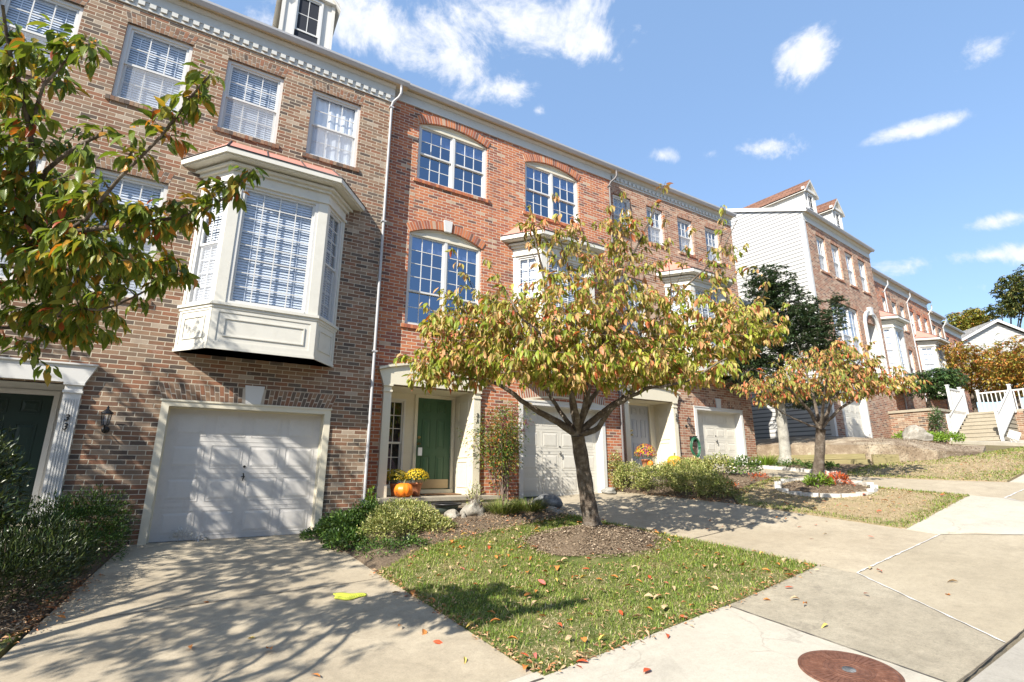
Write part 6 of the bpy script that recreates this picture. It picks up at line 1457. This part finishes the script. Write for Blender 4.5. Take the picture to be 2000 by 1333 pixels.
# ------------------------------------------------------------------ stairs, railings and brick terrace
tr = MB(); tr.box(24.3, 29.5, -1.62, .2, 1.6, 3.42); tr.box(27.45, 29.5, -3.35, -1.62, 1.6, 3.40); o = tr.build('terrace_wall', 'brick_tan'); tag(o, 'brick terrace wall beside the concrete stairs', 'wall')
tr = MB(); tr.box(24.25, 29.5, -1.67, .2, 3.422, 3.52); tr.box(27.47, 29.5, -3.38, -1.67, 3.402, 3.50); o.name = 'terrace_wall'; cpn = tr.build('coping', 'step_stone', o)
stp = empty('stairs', (25.2, -2.4, 2.1)); tag(stp, 'straight flight of weathered concrete steps between white railings', 'stairs')
for k in range(8):
    mb = MB(); mb.box(k*.285, 2.3, -.70, .70, -.3 if k == 0 else .165*k+.001, .165*(k+1)-.035); mb.box(k*.285-.02, k*.285+.33, -.71, .71, .165*(k+1)-.035, .165*(k+1)); mb.build('step', 'step_stone', stp)
def railing(name, label, a, b, h=.92, n=12, slope_end=True):
    a, b = Vector(a), Vector(b); root = empty(name, tuple(a)); tag(root, label, 'railing', 'white stair railings'); d = b-a
    for p in (Vector((0, 0, 0)), d):
        mb = MB(); mb.box(p.x-.045, p.x+.045, p.y-.045, p.y+.045, p.z-.05, p.z+h+.12); mb.box(p.x-.06, p.x+.06, p.y-.06, p.y+.06, p.z+h+.12, p.z+h+.16); mb.build('post', 'clean_white', root)
    for zz, nm in ((h, 'top_rail'), (.10, 'bottom_rail')):
        mb = MB(); s_ = Vector((-d.y, d.x, 0)).normalized()*.028; mb.prism([tuple(-s_+Vector((0, 0, zz-.03))), tuple(s_+Vector((0, 0, zz-.03))), tuple(s_+Vector((0, 0, zz+.03))), tuple(-s_+Vector((0, 0, zz+.03)))], tuple(d)); mb.build(nm, 'clean_white', root)
    first = None
    for k in range(1, n):
        q = d*(k/n)
        if first is None:
            mb = MB(); mb.box(-.016, .016, -.016, .016, .13, h-.03); first = mb.build('baluster', 'clean_white', root, tuple(q))
        else: inst(first, 'baluster', root, tuple(q))
    return root
railing('railing', 'white railing climbing the left side of the stairs', (25.35, -1.66, 2.25), (27.4, -1.66, 3.42), n=16)
railing('railing', 'white railing climbing the right side of the stairs', (25.35, -3.14, 2.25), (27.4, -3.14, 3.42), n=16)
railing('railing', 'white railing across the back of the stair landing', (28.9, -1.7, 3.5), (28.9, -3.3, 3.5), n=11)
railing('railing', 'white railing along the terrace edge behind the small evergreen', (26.1, -1.6, 3.5), (27.3, -1.6, 3.5), n=8)
ys = empty('yard_sign', (24.7, -3.5, 2.05)); tag(ys, 'small blank white sign leaning on a wire stake beside the stairs', 'sign')
mb = MB(); mb.box(-.16, .16, -.008, .008, .22, .5); q = mb.build('board', 'clean_white', ys); q.rotation_euler = (0, R(25), R(-60)); mb = MB(); mb.tube([(0, 0, .3), (.0, -.22, 0)], .008, 5); mb.tube([(0, 0, .3), (.05, -.05, 0)], .008, 5); mb.build('stake', 'clean_white', ys)

# ------------------------------------------------------------------ fallen leaves
def fallen(mat, n_variants=2):
    out = []
    for k in range(n_variants):
        r = nr.uniform(.6, 1.4); o = leaves('fallen_leaf', LEAF, [(0, 0, .012)], [(0, 1, .05)], [(nr.uniform(-.2, .2), 0, 1)], np.array([.105]), np.array([.05*r]), mat, None); out.append(o)
    return out
lib = {c: fallen('fall_'+c, 3) for c in ('red', 'orange', 'yellow', 'tan', 'pink')}
used = set()
names = {'red': 'red', 'orange': 'orange', 'yellow': 'yellow', 'tan': 'tan', 'pink': 'pink'}
def drop(c, x, y, z=None, where='', label=None, s=None, group='fallen leaves'):
    src = lib[c][nr.integers(0, 3)]
    if src.name in used: o = src.copy(); col.objects.link(o)
    else: o = src; used.add(src.name)
    o.location = (x, y, (gz(x, y) if z is None else z)+.004); o.rotation_euler = (nr.uniform(-.35, .35), nr.uniform(-.35, .35), nr.uniform(0, 6.28)); k = s or nr.uniform(.75, 1.3); o.scale = (k, k, k)
    return tag(o, label or ('%s fallen cherry leaf lying %s' % (c, where)), 'leaf', group)
def atg(px, py):
    d = ray(px, py); d = d/np.linalg.norm(d); t = 2.
    while t < 80:
        p = CAM+d*t
        if p[2] < gz(p[0], p[1]): return p
        t += .01
    return p
# one by one: the leaves lying clear on the concrete
for c, px, py, lab in (('red', 1270, 1311, 'round crimson leaf alone on the pale slab beside the manhole'), ('yellow', 905, 1287, 'lone yellow leaf on the left driveway near the lower edge'), ('orange', 1858, 1166, 'bright orange leaf on the broad apron at the right'), ('tan', 1873, 1140, 'tan leaf above the bright orange one on the apron'),
                       ('red', 1688, 1163, 'small red leaf in the middle of the dark slab'), ('orange', 1490, 1175, 'orange leaf on the dark slab close to the grass'), ('orange', 1577, 1184, 'orange leaf right of the tan one on the dark slab'), ('tan', 1562, 1174, 'tan leaf left of its orange neighbour on the dark slab'), ('yellow', 1617, 1223, 'pale yellow leaf low on the dark slab'),
                       ('red', 1550, 1150, 'red leaf with a long stalk near the point of the lawn'), ('red', 1712, 1116, 'red leaf touching the white joint'), ('tan', 1700, 1115, 'tan leaf left of the red one at the white joint'), ('red', 1708, 1052, 'small dark red leaf in the middle of the second driveway'), ('orange', 782, 1226, 'curled orange leaf on the left driveway below the lime cloth'), ('orange', 828, 1233, 'folded orange leaf with a long shadow on the left driveway'), ('red', 845, 1256, 'thin red leaf nearest the bottom of the left driveway group'),
                       ('red', 793, 1168, 'red leaf right of the lime cloth'), ('orange', 850, 1178, 'orange leaf at the grass edge right of the lime cloth'), ('orange', 606, 1322, 'yellow orange leaf at the bottom edge of the left driveway'), ('orange', 372, 1265, 'long orange leaf on the left driveway near the corner'), ('yellow', 498, 1250, 'yellow leaf in the dappled shade of the left driveway'), ('orange', 128, 1212, 'orange leaf among the litter beside the dark shrubs'),
                       ('orange', 522, 1272, 'rust leaf on the left driveway'), ('tan', 765, 1163, 'tan leaf on the driveway just right of the lime cloth'), ('orange', 395, 1180, 'small rust leaf upper left on the left driveway'), ('pink', 1048, 1292, 'pink leaf in the lawn near the lower corner'), ('red', 1122, 1302, 'crimson leaf at the lawn edge near the lower corner'), ('red', 1150, 1298, 'second crimson leaf at the lawn edge'), ('red', 1300, 1241, 'long red leaf on the pale slab by the lawn edge'), ('orange', 1028, 1305, 'orange leaf on the driveway corner of the lawn')):
    p = atg(px, py); drop(c, p[0], p[1], label=lab, s=1.05, group=None)
for k in range(190):
    while True:
        x, y = nr.uniform(2.2, 7.2), nr.uniform(-6.3, -1.9)
        if inpoly(L1, x, y): break
    drop(nr.choice(['red', 'orange', 'tan', 'orange', 'pink', 'yellow', 'tan'], p=[.14, .25, .2, .15, .06, .06, .14]), x, y, gz(x, y)+.03, 'on the middle lawn '+('beside the mulch mound' if math.hypot(x-5.5, (y+3.4)*1.2) < 1.6 else 'along the left driveway edge' if x < 3.0 else 'along the pale sidewalk edge' if y < -5.6 else 'in front of the planting bed' if y > -2.9 else 'towards its right corner' if x > 5.6 else 'in its open middle'), group='fallen leaves on the middle lawn')
for k in range(20):
    x, y = nr.uniform(10, 12.6), nr.uniform(-5.7, -2.6); drop(nr.choice(['red', 'orange', 'tan']), x, y, gz(x, y)+.03, 'on the dry lawn by the ring', group='fallen leaves on the dry lawn')
for k in range(16):
    x, y = nr.uniform(7.6, 9.6), nr.uniform(-5.8, -1.2); drop(nr.choice(['red', 'orange', 'tan']), x, y, None, 'on the second driveway', s=.7, group='fallen leaves on the second driveway')
# uncountable dry litter gathered along edges
pos, al, up = [], [], []
def lit(n, f, zo=.02):
    for _ in range(n):
        x, y = f(); pos.append((x, y, gz(x, y)+zo+nr.uniform(0, .02))); a = nr.uniform(0, 6.28); al.append((math.cos(a), math.sin(a), nr.uniform(-.3, .4))); up.append(unit(np.array([nr.normal(0, .5), nr.normal(0, .5), 1])))
def along(a, b, w): 
    def f():
        t = nr.random(); return a[0]+(b[0]-a[0])*t+nr.normal(0, w), a[1]+(b[1]-a[1])*t+nr.normal(0, w)
    return f
lit(260, along((2.25, -2.9), (2.60, -6.30), .045)); lit(240, along((2.62, -6.28), (7.1, -6.02), .05)); lit(420, along((-.95, -1.6), (-1.25, -3.4), .10)); lit(200, along((2.1, -1.2), (2.9, -2.3), .12)); lit(260, along((9.7, -2.4), (10.9, -2.4), .18)); lit(140, along((9.3, -.8), (9.75, -2.9), .07))
def inl():
    while True:
        x, y = nr.uniform(2.2, 7.2), nr.uniform(-6.3, -1.8)
        if inpoly(L1, x, y): return x, y
lit(620, inl, .03); lit(260, lambda: (nr.uniform(9.9, 12.7), nr.uniform(-5.9, -2.5)), .03); lit(520, lambda: (nr.uniform(3.2, 6.2), nr.uniform(-2.3, -.9)), .11); lit(300, lambda: (nr.uniform(14.6, 20), nr.uniform(-5.8, -4.5)), .03)
for vv in lib.values():
    for q in vv:
        if q.name not in used: bpy.data.objects.remove(q)
o = leaves('leaf_litter', LEAF4, pos, al, up, nr.uniform(.03, .075, len(pos)), nr.uniform(.02, .035, len(pos)), 'litter'); tag(o, 'dry crumbled leaf litter along the lawn and bed edges', 'leaf litter', kind='stuff')
# loose bark chips on and around the mulch
pos, al, up = [], [], []
def chips(n, c, rx, ry, h, rot=0, hf=gz):
    for _ in range(n):
        a = nr.uniform(0, 6.28); q = nr.uniform(0, 1)**.5*1.12; x, y = rx*q*math.cos(a), ry*q*math.sin(a); X, Y = c[0]+x*math.cos(rot)-y*math.sin(rot), c[1]+x*math.sin(rot)+y*math.cos(rot)
        pos.append((X, Y, hf(X, Y)+h*max(0, 1-q*q)**1.2+.022+nr.uniform(0, .012))); b = nr.uniform(0, 6.28); al.append((math.cos(b), math.sin(b), nr.uniform(-.4, .5))); up.append(unit(np.array([nr.normal(0, .5), nr.normal(0, .5), 1])))
chips(5200, (5.55, -3.42), 1.12, .80, .19, -.55); chips(1500, (12.02, -3.62), .85, .85, .06); chips(2600, (4.6, -1.6), 1.7, .5, 0, 0, hb_); chips(1300, (-1.35, -2.3), .2, 1.0, 0); chips(1800, (10.6, -1.9), 1.0, .7, 0); chips(2600, (18.0, -3.2), 1.9, 1.0, 0, -.2, hT)
o = leaves('bark_chips', CHIP, pos, al, up, nr.uniform(.018, .05, len(pos)), nr.uniform(.012, .028, len(pos)), 'chip'); tag(o, 'loose brown bark chips scattered over the mulch', 'bark chips', kind='stuff')
print('all done')
